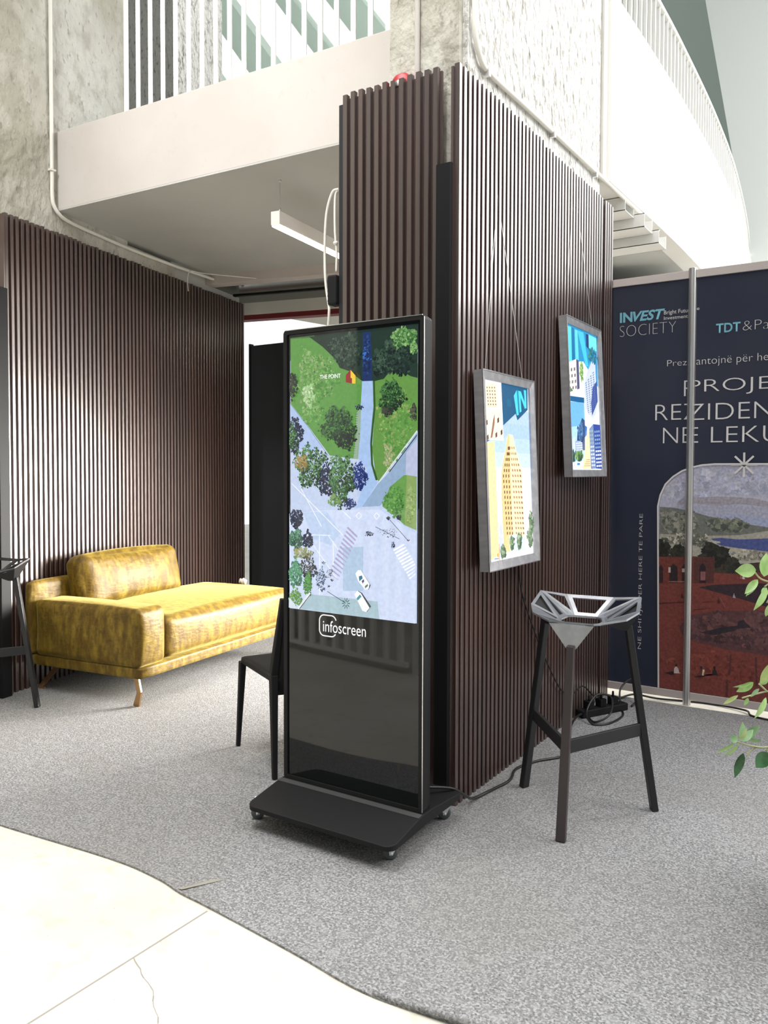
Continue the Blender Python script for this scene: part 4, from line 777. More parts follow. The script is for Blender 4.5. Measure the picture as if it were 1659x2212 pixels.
 ('p',(150,170,170),[(0.6525,0.2316),(0.6972,0.2321),(0.6903,0.2191),(0.6459,0.2186)]),
 ('p',(130,160,190),[(0.8891,0.2346),(0.9363,0.2352),(0.9326,0.2202),(0.8856,0.2198)]),
 ('p',(130,160,190),[(0.7575,0.1998),(0.8029,0.2001),(0.7998,0.1857),(0.7546,0.1854)]),
 ('p',(150,170,170),[(0.5882,0.2003),(0.6319,0.2007),(0.6254,0.1879),(0.5819,0.1876)]),
 ('p',(130,160,190),[(0.8235,0.2026),(0.8697,0.2029),(0.8663,0.1884),(0.8204,0.1881)]),
 ('p',(150,170,170),[(0.6556,0.2033),(0.7,0.2036),(0.6931,0.1907),(0.649,0.1904)]),
 ('p',(130,160,190),[(0.8907,0.2054),(0.9376,0.2058),(0.9339,0.1911),(0.8872,0.1908)]),
 ('p',(130,160,190),[(0.7599,0.1715),(0.805,0.1717),(0.802,0.1574),(0.757,0.1573)]),
 ('p',(214,222,240),[(0.5917,0.1726),(0.635,0.1728),(0.6286,0.1602),(0.5854,0.1601)]),
 ('p',(130,160,190),[(0.8255,0.174),(0.8714,0.1742),(0.868,0.1599),(0.8224,0.1598)]),
 ('p',(214,222,240),[(0.6586,0.1753),(0.7027,0.1755),(0.6959,0.1628),(0.652,0.1626)]),
 ('p',(130,160,190),[(0.8922,0.1766),(0.9388,0.1769),(0.9352,0.1624),(0.8888,0.1622)]),
 ('p',(226,234,250),[(0.7623,0.1435),(0.8071,0.1436),(0.8041,0.1295),(0.7594,0.1296)]),
 ('p',(214,222,240),[(0.5951,0.1452),(0.6382,0.1452),(0.6317,0.1328),(0.5888,0.1329)]),
 ('p',(226,234,250),[(0.8275,0.1459),(0.873,0.1459),(0.8697,0.1318),(0.8244,0.1318)]),
 ('p',(214,222,240),[(0.6616,0.1476),(0.7055,0.1477),(0.6987,0.1352),(0.6551,0.1352)]),
 ('p',(226,234,250),[(0.8938,0.1482),(0.9401,0.1483),(0.9365,0.134),(0.8904,0.134)]),
 ('p',(226,234,250),[(0.7646,0.116),(0.8092,0.1159),(0.8061,0.102),(0.7618,0.1022)]),
 ('p',(214,222,240),[(0.5984,0.1181),(0.6413,0.118),(0.6349,0.1058),(0.5922,0.106)]),
 ('p',(226,234,250),[(0.8294,0.1181),(0.8747,0.118),(0.8714,0.104),(0.8263,0.1042)]),
 ('p',(214,222,240),[(0.6646,0.1203),(0.7081,0.1202),(0.7014,0.1079),(0.6581,0.1081)]),
 ('p',(226,234,250),[(0.8953,0.1202),(0.9413,0.1201),(0.9377,0.106),(0.8919,0.1062)]),
 ('p',(226,234,250),[(0.7669,0.0888),(0.8112,0.0885),(0.8082,0.0749),(0.7641,0.0752)]),
 ('p',(214,222,240),[(0.6017,0.0914),(0.6443,0.0912),(0.6379,0.0792),(0.5955,0.0794)]),
 ('p',(226,234,250),[(0.8313,0.0906),(0.8763,0.0904),(0.8731,0.0766),(0.8283,0.0769)]),
 ('p',(214,222,240),[(0.6675,0.0934),(0.7108,0.0931),(0.7041,0.081),(0.661,0.0813)]),
 ('p',(226,234,250),[(0.8968,0.0925),(0.9425,0.0923),(0.939,0.0784),(0.8935,0.0787)]),
 ('p',(226,234,250),[(0.7692,0.0619),(0.8132,0.0615),(0.8102,0.048),(0.7664,0.0485)]),
 ('p',(214,222,240),[(0.605,0.065),(0.6473,0.0647),(0.641,0.0528),(0.5988,0.0532)]),
 ('p',(226,234,250),[(0.8332,0.0635),(0.878,0.0631),(0.8747,0.0495),(0.8302,0.05)]),
 ('p',(214,222,240),[(0.6704,0.0668),(0.7134,0.0664),(0.7068,0.0544),(0.6639,0.0548)]),
 ('p',(226,234,250),[(0.8983,0.0652),(0.9437,0.0648),(0.9402,0.0511),(0.895,0.0515)]),
 ('p',(226,234,250),[(0.7715,0.0354),(0.8152,0.0348),(0.8122,0.0216),(0.7687,0.0221)]),
 ('p',(214,222,240),[(0.6082,0.039),(0.6503,0.0385),(0.644,0.0268),(0.6021,0.0273)]),
 ('p',(226,234,250),[(0.8351,0.0368),(0.8795,0.0362),(0.8763,0.0228),(0.832,0.0234)]),
 ('p',(214,222,240),[(0.6732,0.0405),(0.716,0.04),(0.7094,0.0282),(0.6668,0.0287)]),
 ('p',(226,234,250),[(0.8998,0.0382),(0.9449,0.0377),(0.9414,0.0241),(0.8964,0.0247)]),
 ('p',(252,253,255),[(-0.0073,0.051),(0.3179,0.0596),(0.2657,0.0051),(-0.0004,0.0013)]),
 ('l',(60,140,200),0.02,[(0.1151,0.0386),(0.2029,0.0407)]),
 ('l',(240,170,90),0.012,[(0.0196,0.0484),(0.0201,0.0216)]),
 ('l',(190,160,120),0.007,[(0.4096,0.0714),(0.543,0.0736)]),
 ('l',(190,160,120),0.007,[(0.3831,0.0564),(0.545,0.0591)]),
 ('l',(190,160,120),0.007,[(0.357,0.0416),(0.547,0.0448)]),
 ('l',(190,160,120),0.007,[(0.3313,0.0271),(0.549,0.0305)]),
]


ARCH = [(-1.1902, 0.0806), (-1.202, 0.7958), (-1.2082, 1.1507), (-1.1947, 1.2174), (-1.167, 1.2803), (-1.125, 1.3245), (-1.0764, 1.3575), (-1.0213, 1.3792), (-0.9668, 1.392), (-0.8995, 1.3976)]

PIAZZA_ART = [
 ('p',(190,188,204),[(-1.1952,0.07),(-1.1952,1.1474),(-0.8969,1.2227),(0.3071,1.2443),(0.3071,0.07)]),
 ('p',(168,160,172),[(-1.1018,0.07),(-1.1018,1.1753),(-1.0742,1.1978),(-1.0189,1.2097),(-0.9641,1.2072),(-0.8767,1.2146),(-0.7649,1.2111),(-0.7005,1.2089),(-0.6181,1.1899),(-0.5127,1.1685),(0.3084,1.1833),(0.3084,0.07)]),
 ('p',(176,176,196),[(-1.1296,0.07),(-1.1296,1.1454),(-1.0322,1.1769),(-0.8959,1.1587),(-0.7644,1.1761),(-0.6175,1.1589),(0.3087,1.1711),(0.3087,0.07)]),
 ('p',(168,174,204),[(-0.895,0.07),(-0.895,1.1017),(-0.7634,1.113),(-0.6165,1.0969),(0.3099,1.1162),(0.3099,0.07)]),
 ('p',(120,122,116),[(-1.1995,0.07),(-1.1995,1.1473),(-1.1296,1.1454),(-1.0315,1.1299),(-0.9286,1.1006),(-0.8283,1.0827),(-0.7303,1.0651),(-0.6157,1.0487),(0.3112,1.0551),(0.3112,0.07)]),
 ('b',[(90,96,90),(140,140,128),(104,108,98),(160,156,144)],-1.0861,1.0518,0.1106,0.0802,150,0.03),
 ('b',[(90,96,90),(140,140,128),(120,124,108)],-0.8279,1.0544,0.1169,0.0354,90,0.03),
 ('p',(176,170,158),[(-1.1974,0.07),(-1.1974,0.9885),(-1.0433,0.9881),(-0.8934,0.9913),(-0.7616,1.0008),(-0.6154,1.0315),(0.3103,1.0979),(0.3103,0.07)]),
 ('b',[(90,94,86),(200,192,178),(124,122,110)],-1.0429,0.959,0.1365,0.0363,130,0.022),
 ('p',(84,94,150),[(-0.9132,0.9739),(-0.8598,0.9807),(-0.7612,0.9769),(-0.6147,0.9894),(0.3113,1.049),(0.3133,0.9574),(-0.6135,0.9163),(-0.7604,0.927),(-0.8525,0.9363),(-0.8793,0.9456)]),
 ('p',(190,186,176),[(-0.9131,0.9653),(-0.8662,0.9605),(-0.8594,0.9523),(-0.8994,0.9446)]),
 ('p',(186,180,168),[(-0.8925,0.07),(-0.8925,0.9342),(-0.8259,0.927),(-0.6134,0.9108),(0.3137,0.939),(0.3137,0.07)]),
 ('b',[(150,146,132),(196,190,176),(110,108,96)],-0.7082,0.8914,0.1075,0.0279,70,0.022),
 ('p',(74,62,56),[(-1.2008,0.07),(-1.2008,0.87),(-0.8915,0.8664),(-0.825,0.8704),(-0.759,0.8392),(-0.6126,0.8625),(0.3146,0.8962),(0.3146,0.07)]),
 ('b',[(48,48,42),(60,58,50),(38,38,34)],-1.1832,0.9005,0.0499,0.0517,70,0.03),
 ('b',[(48,48,42),(60,58,50)],-1.0908,0.8909,0.0419,0.0322,50,0.03),
 ('b',[(50,50,46),(62,60,54),(40,40,38)],-0.8917,0.8807,0.0796,0.0643,130,0.035),
 ('b',[(50,50,46),(62,60,54)],-0.7981,0.8296,0.0391,0.0424,50,0.03),
 ('p',(128,68,62),[(-1.1984,0.07),(-1.1984,0.6922),(-0.8902,0.7807),(-0.7582,0.7829),(-0.6117,0.8072),(0.3154,0.8595),(0.3154,0.07)]),
 ('p',(118,62,56),[(-1.2006,0.8537),(-0.8915,0.8692),(-0.8927,0.7232),(-1.1984,0.6922)]),
 ('p',(92,56,54),[(-1.0034,0.856),(-0.8948,0.8676),(-0.8947,0.7231),(-1.0013,0.7112)]),
 ('p',(60,40,42),[(-1.1985,0.6996),(-1.1997,0.7885),(-1.1874,0.8101),(-1.1746,0.7902),(-1.1734,0.7015)]),
 ('p',(54,42,46),[(-1.1377,0.7043),(-1.139,0.7963),(-1.1162,0.8183),(-1.0931,0.7993),(-1.0918,0.7078)]),
 ('p',(60,42,44),[(-1.0673,0.7097),(-1.0685,0.801),(-1.0577,0.8221),(-1.0462,0.8025),(-1.0449,0.7114)]),
 ('p',(52,40,44),[(-0.9705,0.7172),(-0.9719,0.811),(-0.9551,0.8323),(-0.9379,0.8133),(-0.9365,0.7198)]),
 ('p',(196,178,172),[(-1.1447,0.7959),(-1.1319,0.7967),(-1.1314,0.7651),(-1.1442,0.7642)]),
 ('p',(196,178,172),[(-1.0684,0.7937),(-1.0517,0.7948),(-1.0514,0.7729),(-1.0681,0.7718)]),
 ('p',(150,96,98),[(-0.966,0.7825),(-0.9388,0.7844),(-0.9381,0.7341),(-0.9653,0.732)]),
 ('p',(150,110,100),[(-1.1435,0.7141),(-1.0451,0.7216),(-1.045,0.7158),(-1.1435,0.7083)]),
 ('p',(126,66,60),[(-1.1982,0.07),(-1.1982,0.6773),(-0.8891,0.7092),(0.3167,0.7983),(0.3167,0.07)]),
 ('p',(62,48,56),[(-0.977,0.6914),(-0.8892,0.7127),(-0.6929,0.7351),(0.3161,0.8289),(0.3199,0.6512),(-0.6084,0.6101),(-0.7235,0.638),(-0.8886,0.6734)]),
 ('p',(82,44,46),[(-1.1969,0.5823),(-1.0518,0.6028),(-1.0516,0.5941),(-1.1968,0.5734)]),
 ('p',(82,44,46),[(-0.9992,0.5625),(-0.8671,0.5836),(-0.9991,0.5567)]),
 ('p',(82,44,46),[(-0.9553,0.61),(-0.8677,0.6194),(-0.9552,0.6043)]),
 ('p',(96,64,66),[(-1.0776,0.4523),(-1.0228,0.5238),(-0.8869,0.5624),(-0.6905,0.5849),(0.3198,0.6573),(0.3244,0.4424),(-0.604,0.3431),(-0.817,0.3518),(-0.9792,0.3756),(-1.063,0.4098)]),
 ('b',[(84,58,62),(104,72,74),(114,76,74),(78,54,58)],-0.8853,0.4585,0.1515,0.0861,140,0.035),
 ('b',[(84,58,62),(104,72,74),(114,78,76)],-0.6566,0.4624,0.125,0.1047,140,0.035),
 ('p',(54,46,52),[(-0.9595,0.4323),(-0.8521,0.4728),(-0.7666,0.4926),(-0.7605,0.5181),(-0.7346,0.5278),(-0.6953,0.4897),(-0.7663,0.475),(-0.7792,0.4629),(-0.8848,0.4262)]),
 ('b',[(130,66,56),(118,58,52),(138,74,64),(124,64,58)],-0.8821,0.2431,0.2728,0.0791,200,0.03),
 ('l',(92,52,52),0.01,[(-0.7968,0.3258),(-0.8029,0.2109)]),
 ('l',(92,52,52),0.01,[(-0.6671,0.3281),(-0.6613,0.1675)]),
 ('l',(92,52,52),0.01,[(-0.8144,0.1807),(-0.8143,-0.6829)]),
 ('p',(54,34,36),[(-1.159,0.1723),(-1.1163,0.1857),(-1.0669,0.1888),(-1.1161,0.1657)]),
 ('p',(206,186,186),[(-1.1048,0.1762),(-1.1037,0.2058),(-1.092,0.2213),(-1.0815,0.2104),(-1.0738,0.1866),(-1.0663,0.1815)]),
 ('p',(60,44,44),[(-1.0979,0.2175),(-1.0981,0.2329),(-1.0863,0.2345),(-1.0861,0.219)]),
 ('p',(54,34,36),[(-0.9935,0.1697),(-0.9559,0.1881),(-0.8948,0.1923),(-0.8681,0.2076),(-0.9557,0.1736)]),
 ('p',(96,58,54),[(-0.9648,0.1839),(-0.9638,0.2117),(-0.953,0.2263),(-0.9433,0.216),(-0.9362,0.1937),(-0.9293,0.1889)]),
 ('p',(50,36,38),[(-0.9585,0.2226),(-0.9587,0.2371),(-0.9478,0.2386),(-0.9475,0.2241)]),
 ('p',(220,200,170),[(-0.949,0.1869),(-0.9455,0.2215),(-0.9345,0.2201),(-0.9408,0.1858)]),
 ('p',(46,40,44),[(-0.8935,0.1939),(-0.8925,0.2215),(-0.882,0.2359),(-0.8724,0.2257),(-0.8653,0.2036),(-0.8586,0.1988)]),
 ('p',(36,32,36),[(-0.8873,0.2323),(-0.8875,0.2467),(-0.8768,0.2481),(-0.8765,0.2337)]),
 ('p',(66,44,46),[(-1.0709,0.6216),(-1.0704,0.6356),(-1.0649,0.6426),(-1.0599,0.6372),(-1.0563,0.6258),(-1.0528,0.6232)]),
 ('p',(66,44,46),[(-1.0677,0.6409),(-1.0678,0.6482),(-1.0622,0.6487),(-1.0621,0.6414)]),
 ('p',(80,44,46),[(-0.8722,0.6104),(-0.8717,0.624),(-0.8665,0.6309),(-0.8617,0.6256),(-0.8582,0.6145),(-0.8549,0.6119)]),
 ('p',(80,44,46),[(-0.8691,0.6292),(-0.8692,0.6364),(-0.8639,0.6369),(-0.8638,0.6297)]),
 ('p',(170,166,178),[(-0.7913,0.6461),(-0.7908,0.6596),(-0.7857,0.6664),(-0.781,0.6611),(-0.7776,0.6501),(-0.7743,0.6476)]),
 ('p',(170,166,178),[(-0.7883,0.6647),(-0.7884,0.6718),(-0.7832,0.6723),(-0.783,0.6652)]),
 ('p',(210,200,196),[(-0.7441,0.7558),(-0.7437,0.7692),(-0.7386,0.7759),(-0.734,0.7706),(-0.7306,0.7596),(-0.7273,0.757)]),
 ('p',(210,200,196),[(-0.7412,0.7743),(-0.7413,0.7813),(-0.7361,0.7817),(-0.736,0.7747)]),
 ('p',(160,100,100),[(-0.7571,0.7548),(-0.7566,0.7682),(-0.7515,0.7749),(-0.7469,0.7697),(-0.7435,0.7587),(-0.7402,0.7561)]),
 ('p',(160,100,100),[(-0.7541,0.7734),(-0.7542,0.7804),(-0.749,0.7808),(-0.7489,0.7737)]),
 ('l',(150,100,96),0.003,[(-0.8614,0.6471),(-0.8306,0.5892)]),
 ('p',(100,92,96),[(-0.7352,0.8898),(-0.7301,0.8901),(-0.7297,0.8691),(-0.7349,0.8688)]),
]
LEAVES =  [(-0.345, 1.062, -0.403, 1.058, 0.036, 0), (-0.319, 1.042, -0.308, 1.11, 0.034, 0), (-0.329, 1.03, -0.372, 0.989, 0.02, 0), (-0.326, 1.024, -0.365, 0.985, 0.014, 1), (-0.31, 1.009, -0.356, 0.944, 0.02, 0), (-0.333, 1.014, -0.352, 0.975, 0.007, 0), (-0.306, 1.007, -0.322, 0.978, 0.021, 0), (-0.302, 0.961, -0.308, 0.921, 0.014, 0), (-0.297, 1.06, -0.276, 1.099, 0.028, 0), (-0.323, 0.722, -0.304, 0.79, 0.02, 2), (-0.33, 0.717, -0.396, 0.705, 0.009, 0), (-0.33, 0.717, -0.376, 0.685, 0.021, 0), (-0.33, 0.708, -0.355, 0.683, 0.011, 1), (-0.371, 0.674, -0.41, 0.642, 0.011, 2), (-0.353, 0.674, -0.367, 0.653, 0.012, 0), (-0.312, 0.683, -0.353, 0.625, 0.016, 0), (-0.318, 0.715, -0.297, 0.744, 0.021, 0), (-0.378, 0.548, -0.373, 0.605, 0.021, 1), (-0.388, 0.555, -0.369, 0.593, 0.014, 2), (-0.385, 0.545, -0.406, 0.559, 0.021, 1), (-0.401, 0.543, -0.452, 0.509, 0.009, 0), (-0.374, 0.53, -0.415, 0.491, 0.012, 0), (-0.374, 0.545, -0.328, 0.573, 0.021, 1), (-0.353, 0.545, -0.304, 0.584, 0.028, 1), (-0.339, 0.545, -0.305, 0.541, 0.014, 1), (-0.356, 0.5, -0.381, 0.424, 0.025, 3), (-0.296, 0.513, -0.335, 0.47, 0.039, 3)]
STEMS =  [[(-0.345, 1.06), (-0.319, 1.032), (-0.283, 1.021)], [(-0.31, 1.009), (-0.297, 1.017)], [(-0.321, 0.717), (-0.296, 0.694)], [(-0.371, 0.674), (-0.304, 0.691), (-0.275, 0.696)], [(-0.385, 0.541), (-0.356, 0.531), (-0.303, 0.524), (-0.268, 0.531)], [(-0.356, 0.497), (-0.33, 0.52), (-0.303, 0.523)], [(-0.401, 0.543), (-0.381, 0.539)], [(-0.296, 0.513), (-0.282, 0.525)], [(-0.302, 0.961), (-0.283, 0.989)], [(-0.297, 1.06), (-0.287, 1.025)]]

# ================================================================== SETTING
U = Vector((-.22, .9755, 0)); NW = Vector((.9755, .22, 0)); A0 = Vector((-4.47, 2.783, 0))
def wl(s, off, z=0): p = A0+U*s+NW*off; return (p.x, p.y, z)
RZL = math.atan2(U.y, U.x)
# floor: pale screed
fl = MB().box(-14, 10, -6, 22, -.12, 0).build('floor', M['screed']); struct(fl, 'pale cream screed floor with a joint and a crack', 'floor')
mb = MB().box(-1.772, -1.766, -1.5, 1.75, 0, .0006); mb.build('joint', M['groove'], fl)
rnd = random.Random(5); p = Vector((-1.772, 1.47, .0004)); crk = MB(); ang = -.55
for k in range(46):
    ang += rnd.uniform(-.5, .5)*.6; ang = -.65+(ang+.65)*.8
    q = p+Vector((cos(ang), sin(ang), 0))*.022; w = .0009+.0012*rnd.random(); d = Vector((-sin(ang), cos(ang), 0))*w
    crk.add([p-d, q-d, q+d, p+d], [(0, 1, 2, 3)]); p = q
crk.build('crack', M['groove'], fl)
# left concrete wall (column) on the skewed plane
def skewed(s0, s1, o0, o1, z0, z1, name, m, label, cat='wall'):
    mb = MB(); pts = [wl(s0, o0)[:2], wl(s1, o0)[:2], wl(s1, o1)[:2], wl(s0, o1)[:2]]; mb.prism(pts, z0, z1)
    return struct(mb.build(name, m), label, cat)
skewed(-3.4, 1.24, -.45, -.06, 3.0, 7.5, 'wall_left', M['concrete'], 'rough grey concrete wall with flaking plaster above the left slats')
skewed(-3.4, 1.83, -.45, -.06, 0, 3.0, 'wall_left', M['concrete'], 'lower part of the rough concrete wall behind the left slats')
skewed(1.83, 2.9, -.22, -.10, 0, 3.3, 'wall_left', M['soffit'], 'grey wall strip behind the far end of the left slats')
# balcony beam on the left and the slab over the room behind
BD = Vector((.998, .054, 0)); BN = Vector((-.054, .998, 0)); B0 = Vector((-4.62, 3.285, 0))
def bp(t, o, z=0): p = B0+BD*t+BN*o; return (p.x, p.y, z)
mb = MB().prism([bp(-.2, 0)[:2], bp(2.95, 0)[:2], bp(2.95, .16)[:2], bp(-.2, .16)[:2]], 3.035, 3.535)
struct(mb.build('beam', M['beam'], bevel=.006), 'smooth pale concrete balcony edge above the sofa corner', 'beam')
def bk(t, o): # points on the grid square to the left wall, origin at far end of soffit
    p = Vector((-5.36, 4.97, 0))+Vector((.9755, .22, 0))*t+Vector((-.22, .9755, 0))*o; return (p.x, p.y)
mb = MB().prism([bp(-.2, .001)[:2], bp(2.95, .001)[:2], bk(3.55, .05), bk(-.1, .05)], 3.03, 3.25)
struct(mb.build('ceiling', M['soffit']), 'grey concrete soffit over the sofa corner', 'ceiling')
# far down-stand beam, glossy strips, fascia and ceiling behind
struct(MB().prism([bk(-.3, 0), bk(3.6, 0), bk(3.6, .12), bk(-.3, .12)], 2.95, 3.2).build('beam', M['pink'], bevel=.004), 'pinkish painted beam across the far end of the grey soffit', 'beam')
struct(MB().prism([bk(-.3, .12), bk(3.6, .12), bk(3.6, .46), bk(-.3, .46)], 2.955, 3.0).build('trim_1', M['gloss']), 'first glossy glass strip behind the pinkish beam', 'ceiling trim')
struct(MB().prism([bk(-.3, .46), bk(3.6, .46), bk(3.6, .50), bk(-.3, .50)], 2.945, 3.0).build('trim_2', M['black']), 'thin dark bar between the two glossy ceiling strips', 'ceiling trim')
struct(MB().prism([bk(-.3, .50), bk(3.6, .50), bk(3.6, .80), bk(-.3, .80)], 2.955, 3.0).build('trim_3', M['gloss']), 'second glossy glass strip in front of the cream fascia', 'ceiling trim')
struct(MB().prism([bk(-.6, .80), bk(3.6, .80), bk(3.6, .9), bk(-.6, .9)], 2.845, 3.1).build('trim_4', M['cream']), 'cream fascia band above the dark red line', 'fascia')
struct(MB().prism([bk(-.6, .82), bk(3.6, .82), bk(3.6, .93), bk(-.6, .93)], 2.80, 2.845).build('trim_5', M['red']), 'thin dark red line below the cream fascia', 'trim')
struct(MB().prism([bk(.55, .93), bk(4.2, .93), bk(4.2, 5.0), bk(2.4, 5.0)], 2.82, 2.9).build('ceiling', M['cream']), 'cream ceiling of the far room behind the red line', 'ceiling')
# concrete pillar
pl = MB().box(-1.865, -1.535, 2.93, 4.70, 0, 7.5).build('pillar', M['concrete']); struct(pl, 'raw concrete pillar rising behind the slat panels', 'pillar')
rs = MB().box(-1.535, -1.512, 2.96, 4.64, 2.6, 7.5).build('pillar_render', M['plaster'], pl); rs['label'] = 'rough white plaster coat on the right face'
struct(MB().box(-1.60, -1.495, 4.645, 4.715, 3.05, 7.5).build('trim_6', M['cream']), 'smooth cream edge strip down the far corner of the pillar', 'trim')
# right balcony : curved white parapet
PP = smooth_path([(-1.475, 4.715, 0), (-1.455, 5.8, 0), (-1.452, 6.7, 0), (-1.478, 8.1, 0), (-1.565, 9.7, 0), (-1.79, 12.0, 0), (-2.1, 14.2, 0)], 6)
mb = MB(); k = len(PP); vs = []
for p in PP: vs += [(p.x, p.y, 3.05), (p.x-.14, p.y, 3.05), (p.x-.14, p.y, 4.15), (p.x, p.y, 4.15)]
fs = [(i*4+j, i*4+(j+1) % 4, i*4+4+(j+1) % 4, i*4+4+j) for i in range(k-1) for j in range(4)]+[(0, 1, 2, 3), tuple(4*k-4+j for j in (3, 2, 1, 0))]
mb.add(vs, fs); struct(mb.build('parapet', M['white']), 'bright white curved balcony parapet behind the pillar', 'parapet')
pts = [(p.x-.02, p.y) for p in PP]+[(-6.5, 14.2), (-6.5, 9.5), (-2.1, 5.6), (-2.1, 4.72)]
struct(MB().prism(pts, 3.055, 3.25).build('ceiling', M['soffitlight']), 'light grey underside of the curved white balcony', 'ceiling')
# roof structure beyond
mb = MB().prism([(-1.22, 0), (4.5, 0), (4.5, 16), (-4.01, 16)], 13.4, 14.6, 'y')
struct(mb.build('sloped_wall', M['palegrey']), 'huge sloped pale grey concrete rib at the right edge', 'wall')
struct(MB().box(-9.5, 5, 17, 17.3, 0, 16).build('wall_back', M['greygreen']), 'grey green wall in shade behind the sloped rib', 'wall')
for i, (xa, za, w, dz) in enumerate(((-7.95, 7.3, .20, 2.2), (-7.15, 7.25, .30, 2.4), (-6.35, 7.25, .16, 2.3), (-5.55, 7.0, .28, 2.3), (-4.9, 7.0, .18, 2.2))):
    mb = MB().beam((xa, 7.0, za), (xa+dz/1.32, 7.0, za-dz), .25, w, (1, 0, .76))
    struct(mb.build('roof_beam', M['mint']), '%s of five slanting roof beams seen through the left railing' % ['first from the left', 'second from the left', 'middle one', 'fourth from the left', 'last on the right'][i], 'roof beam')
struct(MB().box(-6.0, -5.42, 5.0, 5.6, 3.2, 8).build('pillar', M['plaster']), 'second rough concrete pillar standing behind the left railing', 'pillar')
# walls behind the camera, mirrored in the screen glass
struct(MB().box(-9, -1.2, -2.9, -2.6, 0, 4.6).build('wall_front', M['darkgreen']), 'dark green wall behind the viewer reflected in the kiosk glass', 'wall')

# ================================================================== RAILINGS
def railing(name, label, base, h, group, thick=(.030, .008), ends=True, step=.103, parent_cat='railing', rail=.04, low=False, m='white'):
    """base = list of Vector points along the foot line"""
    t = thing(name, label, 'railing', base[0], 0, None); o = base[0]
    P = [p-o for p in base]; acc = 0; nxt = step*.5
    for a, b in zip(P, P[1:]):
        L_ = (b-a).length; d = (b-a)/L_
        while nxt <= acc+L_:
            q = a+d*(nxt-acc)
            MB().beam(q+Vector((0, 0, .05 if low else 0)), q+Vector((0, 0, h)), thick[0], thick[1], (-d.y, d.x, 0)).build('baluster', M[m], t); nxt += step
        acc += L_
    mb = MB()
    for a, b in zip(P, P[1:]): mb.beam(a+Vector((0, 0, h)), b+Vector((0, 0, h)), .045, rail)
    mb.build('handrail', M[m], t)
    if low:
        mb = MB()
        for a, b in zip(P, P[1:]): mb.beam(a+Vector((0, 0, .06)), b+Vector((0, 0, .06)), .03, .03)
        mb.build('bottom_rail', M[m], t)
    return t
railing('balcony_railing', 'white flat-bar railing on the pale concrete balcony at upper left', [Vector(bp(.50, .06, 3.535)), Vector(bp(2.75, .06, 3.535))], 1.1, None)
railing('curved_railing', 'thin white railing along the top of the curved parapet at upper right', [Vector((p.x-.07, p.y, 4.15)) for p in PP[1:]], .50, None, thick=(.022, .022), step=.109, rail=.03)
r = railing('stair_railing', 'white floor railing behind the viewer, mirrored in the black kiosk glass', [Vector((-5.2, -.15, 0)), Vector((-3.6, .20, 0)), Vector((-2.75, .34, 0))], 1.07, None, thick=(.034, .034), step=.125, low=True, rail=.05)
MB().box(1.75+.72, 1.80+.72, .40, .46, 0, 1.1).build('railing_post', M['white'], r)
for k in range(6): MB().box(2.56+k*.085, 2.60+k*.085, .46, .50, 0, 1.05).build('baluster', M['white'], r)
MB().beam((2.5, .46, .02), (3.1, .50, .02), .04, .04).build('bottom_rail', M['white'], r)

# ================================================================== SLAT PANELS
def slat_panel(name, label, loc, rz, L, z1, n, z0=.0, depth=.022, frac=.56, group='dark slat panels'):
    mb = MB().box(0, L, 0, .010, z0, z1-.012); p = L/n; w = p*frac
    rr = random.Random(int(L*1000)+n)
    for i in range(n):
        a = p*i+(p-w)/2; zt = z1+rr.uniform(-.004, .004); c = .002
        mb.prism([(a, .0), (a, -depth+c), (a+c, -depth), (a+w-c, -depth), (a+w, -depth+c), (a+w, 0)], z0, zt)
    o = mb.build(name, M['slat']); o.location = loc; o.rotation_euler = (0, 0, rz); return tag(o, label, 'wall panel', group)
LB = -.025
for s0, s1, n, lab in ((.03, 1.035, 24, 'dark brown slat panel behind the gold sofa arm, nearest of three on the left wall'),
                       (1.04, 2.055, 24, 'middle dark brown slat panel of the left wall, above the sofa back cushion'),
                       (2.06, 2.83, 18, 'dark brown slat panel at the far end of the left wall beside the black partition')):
    slat_panel('slat_panel', lab, wl(s0, LB), RZL, s1-s0, 2.872, n)
slat_panel('slat_panel', 'dark brown slat panel facing front behind the kiosk, on the pillar', (-2.070, 2.882, 0), 0, .485, 2.968, 12)
RX = -1.507
slat_panel('slat_panel', 'dark slat panel at the near corner of the pillar, behind the lower poster', (RX, 2.83, 0), pi/2, .915, 2.945, 22)
slat_panel('slat_panel', 'dark brown slat panel on the pillar right side behind the higher poster', (RX, 3.75, 0), pi/2, .885, 2.93, 21)
slat_panel('slat_panel', 'narrow dark slat strip at the far end of the pillar beside the banner', (RX, 4.665, 0), pi/2, .165, 2.93, 4)
o = MB().box(-2.082, -2.060, 2.862, 2.95, 0, 2.93).build('edge_board', M['darkpanel'], bevel=.002); tag(o, 'thin black board closing the left edge of the front slat panel', 'edge board')
mb = MB().prism([(-1.578, 2.852), (-1.508, 2.852), (-1.508, 2.822), (-1.514, 2.816), (-1.572, 2.816), (-1.578, 2.822)], 0, 2.56)
tag(mb.build('corner_post', M['black']), 'black metal corner post between the two slatted sides of the pillar', 'post')
o = MB().prism([wl(-.055, -.05)[:2], wl(.02, -.05)[:2], wl(.02, .03)[:2], wl(-.055, .03)[:2]], 0, 2.42).build('end_post', M['black'], bevel=.003)
tag(o, 'dark post at the left end of the slatted wall, at the photo edge', 'post')
o = MB().prism([wl(.02, -.05)[:2], wl(.03, -.05)[:2], wl(.03, .004)[:2], wl(.02, .004)[:2]], 0, 2.86).build('edge_board', M['slat']); tag(o, 'brown edge strip on the left end of the slatted wall', 'edge board')
# black partition in the far room
t = thing('black_partition', 'plain black partition wall standing behind the end of the sofa', 'partition', (-5.42, 5.98, 0))
MB().box(0, 2.0, 0, .04, .04, 2.58).build('board', M['darkpanel'], t); MB().box(-.02, .0, -.005, .045, 0, 2.60).build('frame_post', M['black'], t)

